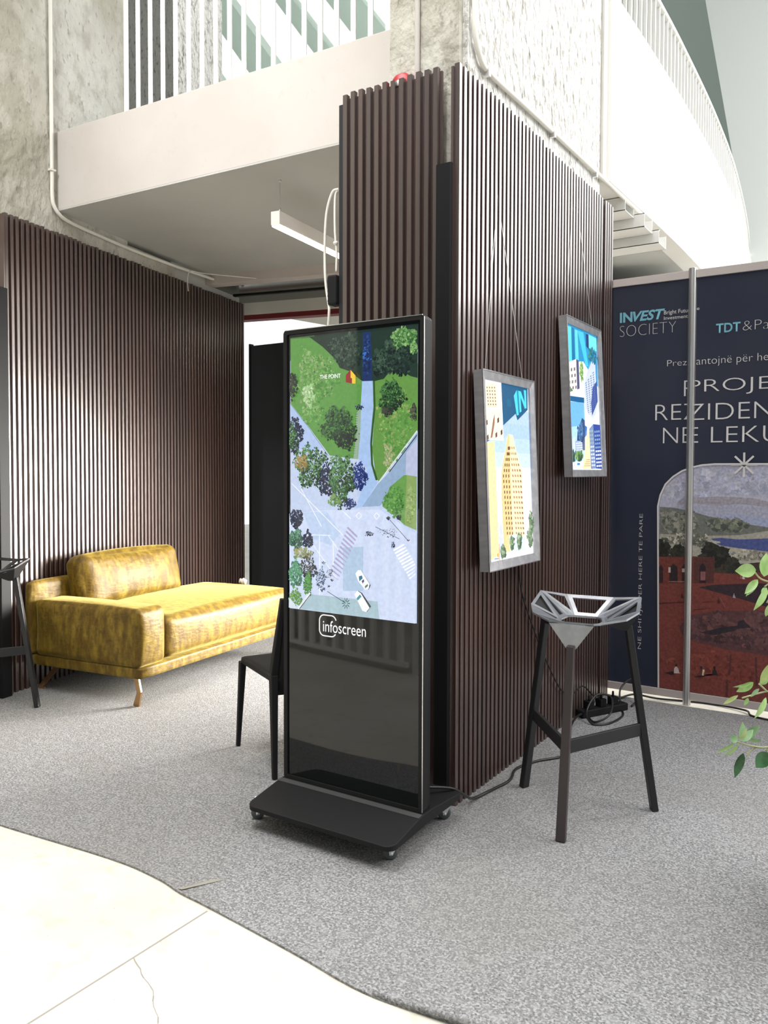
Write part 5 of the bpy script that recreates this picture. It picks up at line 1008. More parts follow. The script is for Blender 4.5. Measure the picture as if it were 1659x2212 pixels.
# ================================================================== CARPET
ce = smooth_path([(-4.9, 1.60, 0), (-3.6, 1.69, 0), (-2.858, 1.747, 0), (-2.295, 1.801, 0), (-2.05, 1.797, 0), (-1.911, 1.773, 0), (-1.778, 1.762, 0), (-1.414, 1.722, 0), (-1.139, 1.687, 0), (-.894, 1.712, 0), (-.5, 1.76, 0), (.6, 1.80, 0), (2.6, 1.85, 0)], 5)
pts = [(p.x, p.y) for p in ce]+[(2.6, 4.80), (-1.45, 4.80), (-2.0, 4.9), (-2.6, 7.2), (-5.6, 7.2), (-4.95, 5.0), (-4.53, 2.8), (-4.9, 1.6)]
o = MB().prism(pts[:-1], .0005, .007).build('carpet', M['carpet']); tag(o, 'grey felt exhibition carpet covering the stand floor', 'carpet')
mb = MB()
pt = [Vector((-1.93, 1.777, .0075)), Vector((-1.90, 1.835, .0085)), Vector((-1.86, 1.90, .0075))]
mb.add([(-1.935, 1.785, .0076), (-1.915, 1.782, .0112), (-1.845, 1.915, .0076), (-1.875, 1.885, .0125)], [(0, 1, 2, 3)])
mb.build('carpet_seam', M['groove'], o)
mb = MB().tube(smooth_path([(-1.12, 1.694, .008), (-.98, 1.703, .014), (-.85, 1.717, .018), (-.6, 1.75, .014)], 5), .008, 8); e = mb.build('turned_edge', M['carpet'], o); e['label'] = 'curled carpet edge'

# ================================================================== KIOSK
K = thing('information_kiosk', 'tall black digital signage kiosk showing an aerial park picture, on casters', 'information screen', (-1.7275, 2.452, 0))
def rrect(x0, x1, z0, z1, r, n=5):
    out = []
    for cx, cz, a0 in ((x1-r, z1-r, 0), (x0+r, z1-r, 90), (x0+r, z0+r, 180), (x1-r, z0+r, 270)):
        for i in range(n+1):
            a = radians(a0+90*i/n); out.append((cx+r*cos(a), cz+r*sin(a)))
    return out
MB().prism(rrect(-.315, .315, .135, 1.895, .014), .004, .05, 'y').build('housing', M['black'], K)
out_, in_ = rrect(-.3175, .3175, .132, 1.898, .016), rrect(-.300, .300, .150, 1.880, .006)
n = len(out_); mb = MB(); vs = []
for yy in (-.008, .03): vs += [(x, yy, z) for x, z in out_]+[(x, yy, z) for x, z in in_]
fs = []
for i in range(n):
    j = (i+1) % n
    fs += [(i, j, n+j, n+i), (2*n+i, 3*n+i, 3*n+j, 2*n+j), (i, 2*n+i, 2*n+j, j), (n+i, n+j, 3*n+j, 3*n+i)]
mb.add(vs, fs).build('bezel', M['blackmatt'], K)
mb = MB()
for x in (.3165,): mb.box(x-.0012, x+.0013, -.0092, -.0070, .14, 1.89)
mb.box(-.31, .31, -.009, -.007, 1.8955, 1.8985); e = mb.build('edge_trim', M['silver'], K); e['label'] = 'silver edge line'
MB().box(-.300, .300, -.001, .004, .150, 1.880).build('front_glass', M['glassblack'], K)
pic, yl = art('screen_picture', SCREEN_ART, M['screen'], K, y0=-.0012, clipx=(-.288, .288), clipz=(.812, 1.868))
pic['label'] = 'lit aerial picture of a park, road and zebra crossings'
text('THE POINT', -.130, -.034, 1.697, 1.713, M['screenlogo'], pic, y=yl-.0004, bold=.012, name='picture_lettering')
text('charter home', .016, .066, 1.703, 1.713, M['screenlogo'], pic, y=yl-.0004, shear=.2, name='picture_lettering') if False else None
# brand under the picture
text('infoscreen', -.128, .070, .738, .782, M['screenlogo'], K, y=-.0016, bold=.0, name='brand_lettering')
mb = MB(); q = rrect(-.145, -.066, .722, .802, .022, 6); q = [p for p in q]
for a, b in zip(q, q[1:]+q[:1]):
    if (a[0]+b[0])/2 > -.07 and .732 < (a[1]+b[1])/2 < .786: continue
    mb.beam((a[0], -.0016, a[1]), (b[0], -.0016, b[1]), .0006, .0042, (-(b[1]-a[1]), 0, b[0]-a[0]))
mb.build('brand_frame', M['screenlogo'], K)
# base
prof = [(-.222, .080), (-.222, .098), (-.018, .136), (.06, .136), (.295, .118), (.295, .096), (.05, .096), (-.05, .09)]
bm_ = MB().prism([(y, z) for y, z in prof], -.325, .325, 'x')
base = bm_.build('base_plate', M['blackmatt'], K)
bm = bmesh.new(); bm.from_mesh(base.data); bmesh.ops.recalc_face_normals(bm, faces=bm.faces)
es = [e for e in bm.edges if all(abs(v.co.y+.222) < 1e-4 for v in e.verts) and abs(e.verts[0].co.x-e.verts[1].co.x) < 1e-5]
es += [e for e in bm.edges if all(abs(v.co.y-.295) < 1e-4 for v in e.verts) and abs(e.verts[0].co.x-e.verts[1].co.x) < 1e-5]
bmesh.ops.bevel(bm, geom=es, offset=.035, segments=6, affect='EDGES', profile=.5)
es = [e for e in bm.edges if len(e.link_faces) == 2 and e.calc_face_angle(0) > .9]
bmesh.ops.bevel(bm, geom=es, offset=.0025, segments=2, affect='EDGES', profile=.5)
bm.to_mesh(base.data); bm.free()
e = MB().add([(-.322, -.040, .1330), (.322, -.040, .1330), (.322, -.016, .1374), (-.322, -.016, .1374)], [(0, 1, 2, 3)]).build('grip_strip', M['greystrip'] if 'greystrip' in M else M['rubber'], K); e['label'] = 'matt grey strip along the foot of the screen'
MB().box(-.315, .315, -.004, .05, .13, .142).build('foot_rail', M['black'], K)
def caster(parent, x, y, rz):
    c = MB(); R_ = .026
    c.lathe([(0, -.0105), (.012, -.012), (R_-.004, -.012), (R_, -.007), (R_, .007), (R_-.004, .012), (.012, .012), (0, .011)], (0, .012, R_), 20, 'x')
    w = c.build('caster', M['rubber'], parent); w.location = (x, y, .007); w.rotation_euler = (0, 0, rz)
    b = MB()
    for sx in (-1, 1): b.prism([(-.016, .078), (.022, .078), (.022, .06), (.018, .02), (.006, .02), (-.012, .06)], sx*.0155-.001, sx*.0155+.001, 'x')
    b.box(-.018, .018, -.02, .024, .076, .080); b.build('bracket', M['chrome'], w)
    MB().lathe([(0, -.020), (.005, -.020), (.005, .020), (0, .020)], (0, .012, R_), 8, 'x').build('axle', M['chrome'], w)
caster(K, -.352+.0, -.16, .35) if False else None
for x, y, rz in ((-.337, -.122, 2.27), (.268, -.118, 2.27), (-.29, .245, 2.2), (.268, .27, 2.2)): caster(K, x, y, rz)

# ================================================================== POSTERS
def poster(label, loc, w, h, tilt, items, seed, name='light_box_poster'):
    t = thing(name, label, 'poster', loc, pi/2, 'framed light box posters'); t.rotation_euler = (-tilt, 0, pi/2) if False else (0, 0, pi/2)
    f = .036; mb = MB(); o_ = [(0, 0), (w, 0), (w, h), (0, h)]; i_ = [(f, f), (w-f, f), (w-f, h-f), (f, h-f)]
    vs = [(x, -.030, z) for x, z in o_]+[(x, -.022, z) for x, z in i_]+[(x, .012, z) for x, z in o_]
    fs = [(k, (k+1) % 4, 4+(k+1) % 4, 4+k) for k in range(4)]+[(k, 8+k, 8+(k+1) % 4, (k+1) % 4) for k in range(4)]+[(8, 9, 10, 11)]
    vs += [(x, -.012, z) for x, z in i_]; fs += [(4+k, 4+(k+1) % 4, 12+(k+1) % 4, 12+k) for k in range(4)]
    mb.add(vs, fs); fr = mb.build('frame', M['greyframe'], t)
    mb = MB()
    for x, z, X, Z in ((-.002, 0, .002, h), (0, -.002, w, .002), (w-.002, 0, w+.002, h), (0, h-.002, w, h+.002)): mb.box(x, X, -.032, -.028, z, Z)
    mb.build('edge_trim', M['silver'], fr)
    pc, yy = art('picture', items, M['lightbox'], t, sx=w-2*f, sz=h-2*f, ox=f, oz=f, y0=-.0135, lw=.62, clipx=(f, w-f), clipz=(f, h-f), seed=seed)
    mb = MB(); apex = (w*.5, .0, h+.78)
    for x in (w*.14, w*.86): mb.tube([(x, -.004, h), ((x+apex[0])/2+.004, -.001, h+.4), apex], .0012, 5)
    mb.build('hanging_wire', M['whiteplastic'], t)
    return t
p1 = poster('framed light box poster of a beige tower, the lower one nearer the kiosk', (-1.452, 2.945, .945), .535, .818, 0, TOWER_ART, 4)
p2 = poster('framed light box poster with a blue building collage, hung higher beside the banner', (-1.452, 3.90, 1.325), .550, .812, 0, COLLAGE_ART, 6)
for t_, a in ((p1, .045), (p2, .05)): t_.rotation_euler = Matrix.Rotation(pi/2, 4, 'Z').to_euler() if False else (Matrix.Rotation(pi/2, 3, 'Z') @ Matrix.Rotation(-a, 3, 'X')).to_euler(); t_.location.x += .03

# ================================================================== BANNER WALL
BY = 4.85
def board(label, x0, x1):
    t = thing('exhibition_banner', label, 'banner', ((x0+x1)/2, BY, 0), 0, 'navy banner wall panels'); c = (x0+x1)/2
    MB().box(x0-c, x1-c, 0, .006, .07, 2.46).build('board', M['navy'], t)
    MB().box(x0-c, x1-c, -.012, .018, 2.457, 2.502).build('top_rail', M['alupink'], t, bevel=.002)
    MB().box(x0-c, x1-c, -.012, .018, .034, .078).build('bottom_rail', M['alupink'], t, bevel=.002)
    return t, c
def post(x, label):
    t = thing('banner_post', label, 'post', (x, BY+.003, 0), 0); r = .022; prof = []
    for k in range(8):
        a = pi/8+k*pi/4; d = Vector((cos(a), sin(a))); e_ = Vector((-d.y, d.x))
        m0 = Vector((cos(a-pi/8), sin(a-pi/8)))*r*1.0
        prof += [tuple(d*r-e_*.0055), tuple(d*r-e_*.0022), tuple(d*r*.72-e_*.0022), tuple(d*r*.72+e_*.0022), tuple(d*r+e_*.0022), tuple(d*r+e_*.0055)]
    MB().prism(prof, 0, 2.512).build('extrusion', M['alu'], t); MB().lathe([(0, 0), (.021, 0), (.021, .004), (0, .006)], (0, 0, 2.512), 12).build('cap', M['alu'], t); return t
b1, c1 = board('navy banner panel with a blue and white logo, left of the aluminium post', -1.53, -1.052)
b2, c2 = board('navy banner panel right of the post with large white headline and plaza picture', -1.014, -.05)
post(-1.033, 'fluted aluminium post between the two navy banner panels')
post(-.030, 'fluted aluminium post at the right end of the banner, outside the photo')
post(-1.488, 'aluminium post at the left end of the banner behind the slat strip') if False else None
def t1(s, x0, x1, z0, z1, m='letters', **k): return text(s, x0-c1, x1-c1, z0, z1, M[m], b1, **k)
def t2(s, x0, x1, z0, z1, m='letters', **k): return text(s, x0-c2, x1-c2, z0, z1, M[m], b2, **k)
t1('IN', -1.447, -1.372, 2.243, 2.303, 'cyanletters', bold=.035, name='logo_lettering')
t1('VEST', -1.370, -1.185, 2.243, 2.303, 'cyanletters', bold=.03, shear=.28, name='logo_lettering')
t1('SOCIETY', -1.447, -1.122, 2.160, 2.224, 'letters', bold=-.034, name='logo_lettering')
CL = -1.034-c1
t1('Bright Futur', -1.190, -1.046, 2.260, 2.290, clip=CL); t1('Investments', -1.190, -1.046, 2.236, 2.256, clip=CL)
t2('e', -1.008, -.994, 2.274, 2.287)
t2('TDT', -.904, -.776, 2.134, 2.186, 'cyanletters', bold=.02, name='logo_lettering'); t2('&Pa', -.764, -.628, 2.136, 2.188, bold=-.03, name='logo_lettering')
t1('Prez', -1.168, -1.058, 1.966, 2.001, bold=-.016); t2('antojnë për he', -1.006, -.632, 1.950, 2.006, bold=-.016)
t1('P', -1.072, -1.012, 1.789, 1.878, bold=-.016, clip=CL); t2('PROJE', -1.050, -.614, 1.786, 1.878, bold=-.016)
t1('REZ', -1.232, -.985, 1.655, 1.745, bold=-.016, clip=CL); t2('ZIDEN', -1.050, -.602, 1.650, 1.741, bold=-.016)
t1('NE', -1.186, -1.025, 1.520, 1.610, bold=-.016, clip=CL); t2('E LEKU', -1.050, -.560, 1.519, 1.608, bold=-.016)
t1('NE SHITJE PER HERE TE PARE', -1.316, -1.290, .295, 1.104, vertical=True, bold=-.016)
mb = MB()
for k in range(8):
    a = k*pi/4+pi/2; r1 = .068 if k not in () else .06
    mb.beam((-.745-c2+.004*cos(a), -.006, 1.393+.004*sin(a)), (-.745-c2+r1*cos(a), -.006, 1.393+r1*sin(a)), .0012, .011, (-sin(a), 0, cos(a)))
mb.build('star_mark', M['letters'], b2)
cut = [it for it in PIAZZA_ART]
def arch_clip(o, c):
    """trim the picture to the rounded corner at its upper left"""
    bm = bmesh.new(); bm.from_mesh(o.data); q = ARCH
    for (xa, za), (xb, zb) in zip(q, q[1:]):
        nx, nz = -(zb-za), xb-xa
        bmesh.ops.bisect_plane(bm, geom=bm.verts[:]+bm.edges[:]+bm.faces[:], plane_co=(xa-c, 0, za), plane_no=(nx, 0, nz), clear_outer=True)
    bm.to_mesh(o.data); bm.free()
SKY = [('p', (186, 184, 204), [(-1.25, .1), (.1, .1), (.1, 1.3975), (-1.25, 1.3975)]), ('b', [(176, 178, 200), (196, 194, 208), (182, 182, 202)], -.85, 1.27, .36, .10, 90, .05)]
for b, c, x0, x1 in ((b1, c1, -1.21, -1.052), (b2, c2, -1.014, -.05)):
    o, _ = art('plaza_picture', SKY+cut, M['print'], b, ox=-c, y0=-.0006, clipx=(x0-c, x1-c), clipz=(.08, 1.3976), seed=11); arch_clip(o, c)
    mb = MB(); ar = [p for p in ARCH]+[(-.05, 1.3976)]
    for (xa, za), (xb, zb) in zip(ar, ar[1:]):
        if xb <= x0 and xa <= x0 or xa >= x1: continue
        lo, hi = max(xa, x0), min(xb, x1); f = lambda x: za+(zb-za)*((x-xa)/(xb-xa)) if abs(xb-xa) > 1e-6 else za
        if xa > xb or hi <= lo: lo, hi, z_a, z_b = xa, xb, za, zb
        else: z_a, z_b = f(lo), f(hi)
        mb.beam((lo-c, -.0095, z_a), (hi-c, -.0095, z_b), .0015, .009, (-(z_b-z_a), 0, hi-lo))
    mb.build('picture_border', M['letters'], b)
# floor strip and cable below the banner
tag(MB().tube(smooth_path([(-1.39, 4.72, .012), (-1.32, 4.80, .03), (-1.2, 4.85, .012), (-1.05, 4.91, .006), (-.9, 4.93, .006), (-.72, 4.88, .012), (-.66, 4.78, .012), (-.4, 4.76, .011), (.4, 4.78, .011)], 6), .006, 8).build('floor_cable', M['cable']), 'black cable lying on the floor under the banner', 'cable')

# ================================================================== SOFA
S = thing('sofa', 'gold crushed velvet chaise sofa with one arm against the dark slats', 'sofa', (-3.60, 3.05, 0), radians(97.1))
SL = 1.62
mb = MB(); cushion(mb, 0, SL, 0, .88, .165, .232, .014, n=10); mb.build('base_frame', M['velvet'], S)
mb = MB(); cushion(mb, -.01, .225, .005, .834, .228, .565, .036, (.022, .018, .010), n=18)
for i, v in enumerate(mb.v):
    k = (v[2]-.228)/.337; mb.v[i] = (v[0]+(.012*sin(k*pi) if v[0] < .1 else 0), v[1], v[2])
mb.build('arm', M['velvet'], S)
mb = MB(); cushion(mb, -.02, 1.15, .835, .90, .228, .675, .03, (.01, .012, .01), n=14); mb.build('backrest', M['velvet'], S)
mb = MB(); cushion(mb, .232, SL, .008, .832, .236, .485, .055, (.012, .018, .035), n=22); mb.build('seat_cushion', M['velvet'], S)
mb = MB(); cushion(mb, 0, .92, 0, .17, 0, .345, .06, (.012, .05, .02), n=22)
rr = random.Random(2)
for i, v in enumerate(mb.v):
    x, y, z = v; d = .006*sin(x*38+z*9)*(1-min(1, z/.36)*.3)*(1 if y < .06 else .2)*(.4+.6*(z > .27 or z < .05)); mb.v[i] = (x, y+d, z)
mb.xf(Matrix.Translation((.27, .66, .485)) @ Matrix.Rotation(radians(-13), 4, 'X')); mb.build('back_cushion', M['velvet'], S)
def sofa_leg(x, y, sy):
    MB().beam((x, y, .168), (x, y-sy*.02, .09), .012, .034, (0, 1, 0), .012, .030).beam((x, y-sy*.02, .09), (x, y+sy*.004, .007), .012, .030, (0, 1, 0), .012, .040).build('leg', M['brass'], S)
sofa_leg(.02, .045, 1); sofa_leg(SL-.05, .045, 1)
for x in (.06, SL-.05): MB().beam((x, .70, .168), (x, .86, .012), .012, .03, (0, 1, .7)).beam((x, .82, .012), (x, .89, .012), .012, .01).build('leg', M['brass'], S)
o = MB(); cushion(o, -.03, .03, -.02, .02, 0, .02, .008, (.0, 0, .012), n=5)
for i, v in enumerate(o.v): o.v[i] = (v[0]+.006*sin(v[1]*300), v[1], v[2]+.006*sin(v[0]*210+v[1]*140))
o = o.build('crumpled_tissue', M['tissue']); o.location = (-4.20, 4.54, .505); tag(o, 'crumpled white tissue on the far edge of the sofa', 'tissue')

# ================================================================== CHAIR
CH = thing('plastic_chair', 'black plastic side chair seen from behind beside the kiosk', 'chair', (-2.392, 2.966, 0), radians(-118.3))
W2, D2 = .215, .245
def leg(p, q, w, h, w2, h2): return MB().beam(p, q, w, h, (0, 1, 0), w2, h2)
for sx in (1, -1):
    leg((sx*W2, -D2, .007), (sx*(W2-.012), -D2+.035, .43), .020, .022, .032, .034).build('leg', M['blackmatt'], CH, bevel=.005)
    mb = leg((sx*W2, D2, .007), (sx*(W2-.006), D2-.028, .46), .022, .024, .034, .036)
    mb.beam((sx*(W2-.006), D2-.028, .46), (sx*(W2-.03), D2+.020, .80), .034, .036, (0, 1, 0), .020, .022); mb.build('leg', M['blackmatt'], CH, bevel=.005)
mb = MB(); cushion(mb, -W2+.004, W2-.004, -D2+.018, D2-.02, .415, .455, .016, (0, 0, -.008), n=12); mb.build('seat', M['blackmatt'], CH)
mb = MB(); vs = []; nu, nv = 10, 10
for side in (0, 1):
    for j in range(nv+1):
        for i in range(nu+1):
            a, b = i/nu*2-1, j/nv; z = .36+b*.445+(-.012*a**4 if b == 1 else 0); y = D2-.030+.054*b+.020*(1-a*a)+side*.014-(.02 if b < .1 else 0)
            vs.append((a*(W2-.006-.026*b), y-.018, z))
s_ = (nu+1)*(nv+1); q = lambda s0, i, j: s0*s_+j*(nu+1)+i; fs = []
for j in range(nv):
    for i in range(nu): fs += [(q(0, i, j), q(0, i+1, j), q(0, i+1, j+1), q(0, i, j+1)), (q(1, i, j), q(1, i, j+1), q(1, i+1, j+1), q(1, i+1, j))]
for i in range(nu): fs += [(q(0, i, 0), q(1, i, 0), q(1, i+1, 0), q(0, i+1, 0)), (q(0, i, nv), q(0, i+1, nv), q(1, i+1, nv), q(1, i, nv))]
for j in range(nv): fs += [(q(0, 0, j), q(0, 0, j+1), q(1, 0, j+1), q(1, 0, j)), (q(0, nu, j), q(1, nu, j), q(1, nu, j+1), q(0, nu, j+1))]
mb.add(vs, fs, True).build('backrest', M['blackmatt'], CH)

# ================================================================== STOOLS
RIM = [(-.085, -.165, .785), (.085, -.165, .785), (.182, -.045, .790), (.215, .045, .807), (.205, .155, .850), (.095, .168, .840), (-.095, .168, .840), (-.205, .155, .850), (-.215, .045, .807), (-.182, -.045, .790)]
INN = [(-.045, -.065, .762), (.045, -.065, .762), (.085, -.03, .762), (.092, .015, .764), (.075, .075, .768), (.045, .092, .768), (-.045, .092, .768), (-.075, .075, .768), (-.092, .015, .764), (-.085, -.03, .762)]
LT = [(0, -.165, .685), (.165, .092, .735), (-.165, .092, .735)]; LBm = [(0, -.290, .007), (.266, .145, .007), (-.266, .145, .007)]
def ring_face(bm, pts, w):
    """a polygon with a smaller polygonal hole: a strut frame"""
    P = [Vector(p) for p in pts]; n = len(P); nm = (P[1]-P[0]).cross(P[2]-P[0]).normalized(); inn = []
    for i in range(n):
        a = (P[i]-P[i-1]).normalized(); b = (P[(i+1) % n]-P[i]).normalized(); na, nb = nm.cross(a), nm.cross(b)
        m_ = (na+nb); inn.append(P[i]+m_*(w/max(.25, 1+na.dot(nb))))
    vo = [bm.verts.new(p) for p in P]; vi = [bm.verts.new(p) for p in inn]
    for i in range(n):
        try: bm.faces.new((vo[i], vo[(i+1) % n], vi[(i+1) % n], vi[i]))
        except ValueError: pass
def make_stool(name, label, loc, rz, group, mats):
    t = thing(name, label, 'bar stool', loc, rz, group)
    bm = bmesh.new()
    for i in range(10):
        a, b, c, d = RIM[i], RIM[(i+1) % 10], INN[(i+1) % 10], INN[i]
        if i in (0, 5): ring_face(bm, [a, b, c, d], .016)
        elif i in (1, 2): bm.faces.new([bm.verts.new(p) for p in (a, b, d)]) if i == 2 else ring_face(bm, [a, b, d], .010); ring_face(bm, [b, c, d], .008)
        elif i in (8, 9): bm.faces.new([bm.verts.new(p) for p in (a, b, c)]) if i == 8 else ring_face(bm, [a, b, c], .010); ring_face(bm, [a, c, d], .008)
        else:
            for q_ in ([[a, b, d], [b, c, d]] if i in (3, 6) else [[a, b, c], [a, c, d]]): ring_face(bm, q_, .013)
    bmesh.ops.remove_doubles(bm, verts=bm.verts, dist=.0005)
    ring_face(bm, INN, .012)
    bmesh.ops.remove_doubles(bm, verts=bm.verts, dist=.0005); bmesh.ops.recalc_face_normals(bm, faces=bm.faces)
    me = bpy.data.meshes.new('seat'); bm.to_mesh(me); bm.free(); me.materials.append(M[mats[0]])
    o = bpy.data.objects.new('seat', me); SC.collection.objects.link(o); o.parent = t
    md = o.modifiers.new('thickness', 'SOLIDIFY'); md.thickness = .007; md.offset = 0
    for k, (ia, ib) in enumerate(((0, 1), (3, 4), (7, 8))):
        A_, B_ = Vector(RIM[ia]), Vector(RIM[ib]); T_ = Vector(LT[k]); c, d = Vector(INN[ia]), Vector(INN[ib]); dn = Vector((0, 0, -.006)); s = .016
        e = (B_-A_).normalized(); inw = -Vector((T_.x, T_.y, 0)).normalized()
        q_ = [T_-e*s, T_+e*s, T_+e*s+inw*.03, T_-e*s+inw*.03]
        vs = [A_+dn, B_+dn, d+dn, c+dn]+q_
        MB().add(vs, [(0, 1, 5, 4), (1, 2, 6, 5), (2, 3, 7, 6), (3, 0, 4, 7), (0, 3, 2, 1), (4, 5, 6, 7)]).build('seat_bracket', M[mats[0]] if k == 0 else M[mats[2]], t)
    for k in range(3):
        a, b = Vector(LBm[k]), Vector(LT[k]); rd = Vector((a.x, a.y, 0)).normalized()
        MB().beam(a+rd*0, b+Vector((0, 0, .012)), .036, .026, rd, .030, .026).build('leg', M[mats[1] if k == 0 else mats[2]], t, bevel=.003)
    at = lambda k, z: Vector(LBm[k])+(Vector(LT[k])-Vector(LBm[k]))*((z-.007)/(LT[k][2]-.007))
    for k in (1, 2): MB().beam(at(0, .335), at(k, .335), .014, .05).build('footrest', M[mats[2]], t, bevel=.002)
    return t
make_stool('bar_stool', 'metal bar stool with faceted cut-out seat standing before the slatted pillar', (-1.054, 3.066, 0), radians(6.5), 'metal bar stools', ('stooltop', 'stoolleg_lit', 'stoolblack'))
make_stool('bar_stool', 'dark bar stool cut off by the left edge of the photo, near the sofa arm', (-4.355, 2.572, 0), radians(6.5), 'metal bar stools', ('stoolblack', 'stoolblack', 'stoolblack'))

# ================================================================== LAMP
lp = thing('linear_pendant_lamp', 'glowing white linear LED lamp hanging from the grey soffit', 'lamp', (-3.055, 3.58, 2.755), radians(96.3))
MB().box(0, 1.15, -.030, .030, .008, .085).build('housing', M['lampwhite'], lp, bevel=.003)
MB().box(.006, 1.144, -.026, .026, .0, .009).build('diffuser', M['lampglow'], lp)
for x in (.05, 1.1): MB().tube([(x, 0, .085), (x, 0, .275)], .0012, 6).lathe([(0, 0), (.006, 0), (.006, .03), (0, .03)], (x, 0, .085), 8).lathe([(0, 0), (.008, 0), (.008, .02), (0, .02)], (x, 0, .262), 8).build('suspension_wire', M['alu'], lp)
l = bpy.data.lights.new('lamp_light', 'AREA'); l.shape = 'RECTANGLE'; l.size = 1.1; l.size_y = .05; l.energy = 26; l.color = (1, .86, .72)
o = bpy.data.objects.new('lamp_light', l); SC.collection.objects.link(o); o.parent = lp; o.location = (.575, 0, -.004)

# ================================================================== CONDUITS, CABLES, SMALL THINGS
def curve_thing(name, label, cat, pts, r, m, n=8, k=8): return tag(MB().tube(smooth_path(pts, k), r, n).build(name, M[m]), label, cat)
pts = [wl(.47, -.045, z) for z in (6.0, 5.0, 4.2, 3.6, 3.22, 3.12)]+[wl(.478, -.042, 3.055), wl(.52, -.035, 3.005), wl(.60, -.035, 2.985), wl(.80, -.035, 2.975), wl(1.3, -.035, 2.968), wl(1.9, -.02, 2.975), wl(2.5, -.02, 3.0)]
c = curve_thing('conduit_pipe', 'white conduit pipe bending along the left concrete wall above the slats', 'pipe', pts, .0125, 'whiteplastic')
for z in (3.27,): MB().box(-.02, .02, -.02, .02, -.006, .006).xf(Matrix.Translation(wl(.47, -.048, z))).build('clip', M['whiteplastic'], c)
pts = [(-1.495, 2.985, z) for z in (6.0, 4.5, 3.5, 3.25)]+[(-1.495, 2.99, 3.14), (-1.495, 3.03, 3.06), (-1.495, 3.12, 3.025), (-1.495, 3.5, 3.03), (-1.495, 4.2, 3.04), (-1.49, 4.65, 3.04), (-1.48, 5.1, 3.035), (-1.47, 5.35, 3.03)]
c = curve_thing('conduit_pipe', 'white conduit pipe running down across the rough plaster of the pillar', 'pipe', pts, .0125, 'whiteplastic')
for y, z in ((3.10, 3.027), (3.85, 3.036), (4.5, 3.04)): MB().box(-1.515, -1.48, y-.008, y+.008, z-.03, z+.018).build('clip', M['alu'], c)
curve_thing('conduit_pipe', 'grey vertical pipe on the front face of the concrete pillar', 'pipe', [(-1.722, 2.915, z) for z in (2.9, 3.5, 4.2, 5.0)], .011, 'beam')
# cable trays beyond the pillar
for i, (y, z, x) in enumerate(((5.02, 2.965, -1.475), (5.22, 2.905, -1.41), (5.42, 2.845, -1.37))):
    w, h = .19, .085; t_ = .004
    mb = MB().box(-1.9, x, y, y+w, z, z+t_).box(-1.9, x, y, y+t_, z, z+h).box(-1.9, x, y+w-t_, y+w, z, z+h).box(-1.9, x, y, y+.02, z+h-t_, z+h)
    tag(mb.build('cable_tray', M['white']), '%s of three white cable trays ending beside the pillar under the balcony' % ['nearest', 'middle', 'farthest'][i], 'cable tray', 'white cable trays')
# red alarm
t = thing('alarm_beacon', 'red alarm beacon peeping over the top of the front slat panel', 'alarm', (-1.79, 2.93, 2.958))
MB().lathe([(0, 0), (.048, 0), (.05, -.01), (.05, -.03), (.04, -.045), (0, -.05)], (0, 0, 0), 20).xf(Matrix.Rotation(radians(-90), 4, 'X')).build('dome', M['alarmred'], t)
MB().lathe([(.008, -.052), (.012, -.049), (.012, -.054), (.0, -.055)], (0, 0, 0), 16).xf(Matrix.Rotation(radians(-90), 4, 'X')).build('lens', M['whiteplastic'], t)
# adapter and white cable on the left edge of the front slat panel
t = thing('power_adapter', 'black power adapter fixed to the left edge of the front slat panel', 'adapter', (-2.105, 2.87, 2.14))
MB().box(-.026, .022, -.028, .03, -.065, .065).build('body', M['blackmatt'], t, bevel=.008)
mb = MB()
for k in range(5): mb.box(-.0275, -.025, -.022, .024, -.05+k*.022, -.042+k*.022)
mb.build('ribs', M['black'], t)
wp = [(-2.085, 2.865, 2.575), (-2.12, 2.865, 2.565), (-2.155, 2.87, 2.48), (-2.168, 2.875, 2.34), (-2.160, 2.87, 2.19), (-2.135, 2.86, 2.08), (-2.125, 2.85, 2.06), (-2.13, 2.85, 1.99), (-2.145, 2.85, 1.90), (-2.155, 2.85, 1.80), (-2.15, 2.85, 1.3)]
curve_thing('white_cable', 'white cable hanging in a loop at the left edge of the front slat panel', 'cable', wp, .0058, 'whiteplastic')
wq = [(-2.085, 2.868, 2.575), (-2.105, 2.868, 2.55), (-2.108, 2.868, 2.44), (-2.104, 2.868, 2.36), (-2.098, 2.868, 2.30), (-2.100, 2.868, 2.22)]
c = curve_thing('white_cable', 'short white cable with a knot dropping to the black power adapter', 'cable', wq, .0052, 'whiteplastic')
mb = MB(); mb.lathe([(0, -.010), (.008, -.007), (.011, 0), (.008, .007), (0, .010)], (-2.102, 2.865, 2.345), 10); mb.build('knot', M['whiteplastic'], c)
curve_thing('thin_cable', 'thin pale cable looping over the end of the left slatted wall', 'cable', [wl(1.905, .012, 2.80), wl(1.90, .01, 2.90), wl(1.93, .02, 2.965), wl(2.05, .06, 2.972), wl(2.30, .35, 2.968), wl(2.42, .55, 2.955)], .004, 'whiteplastic')
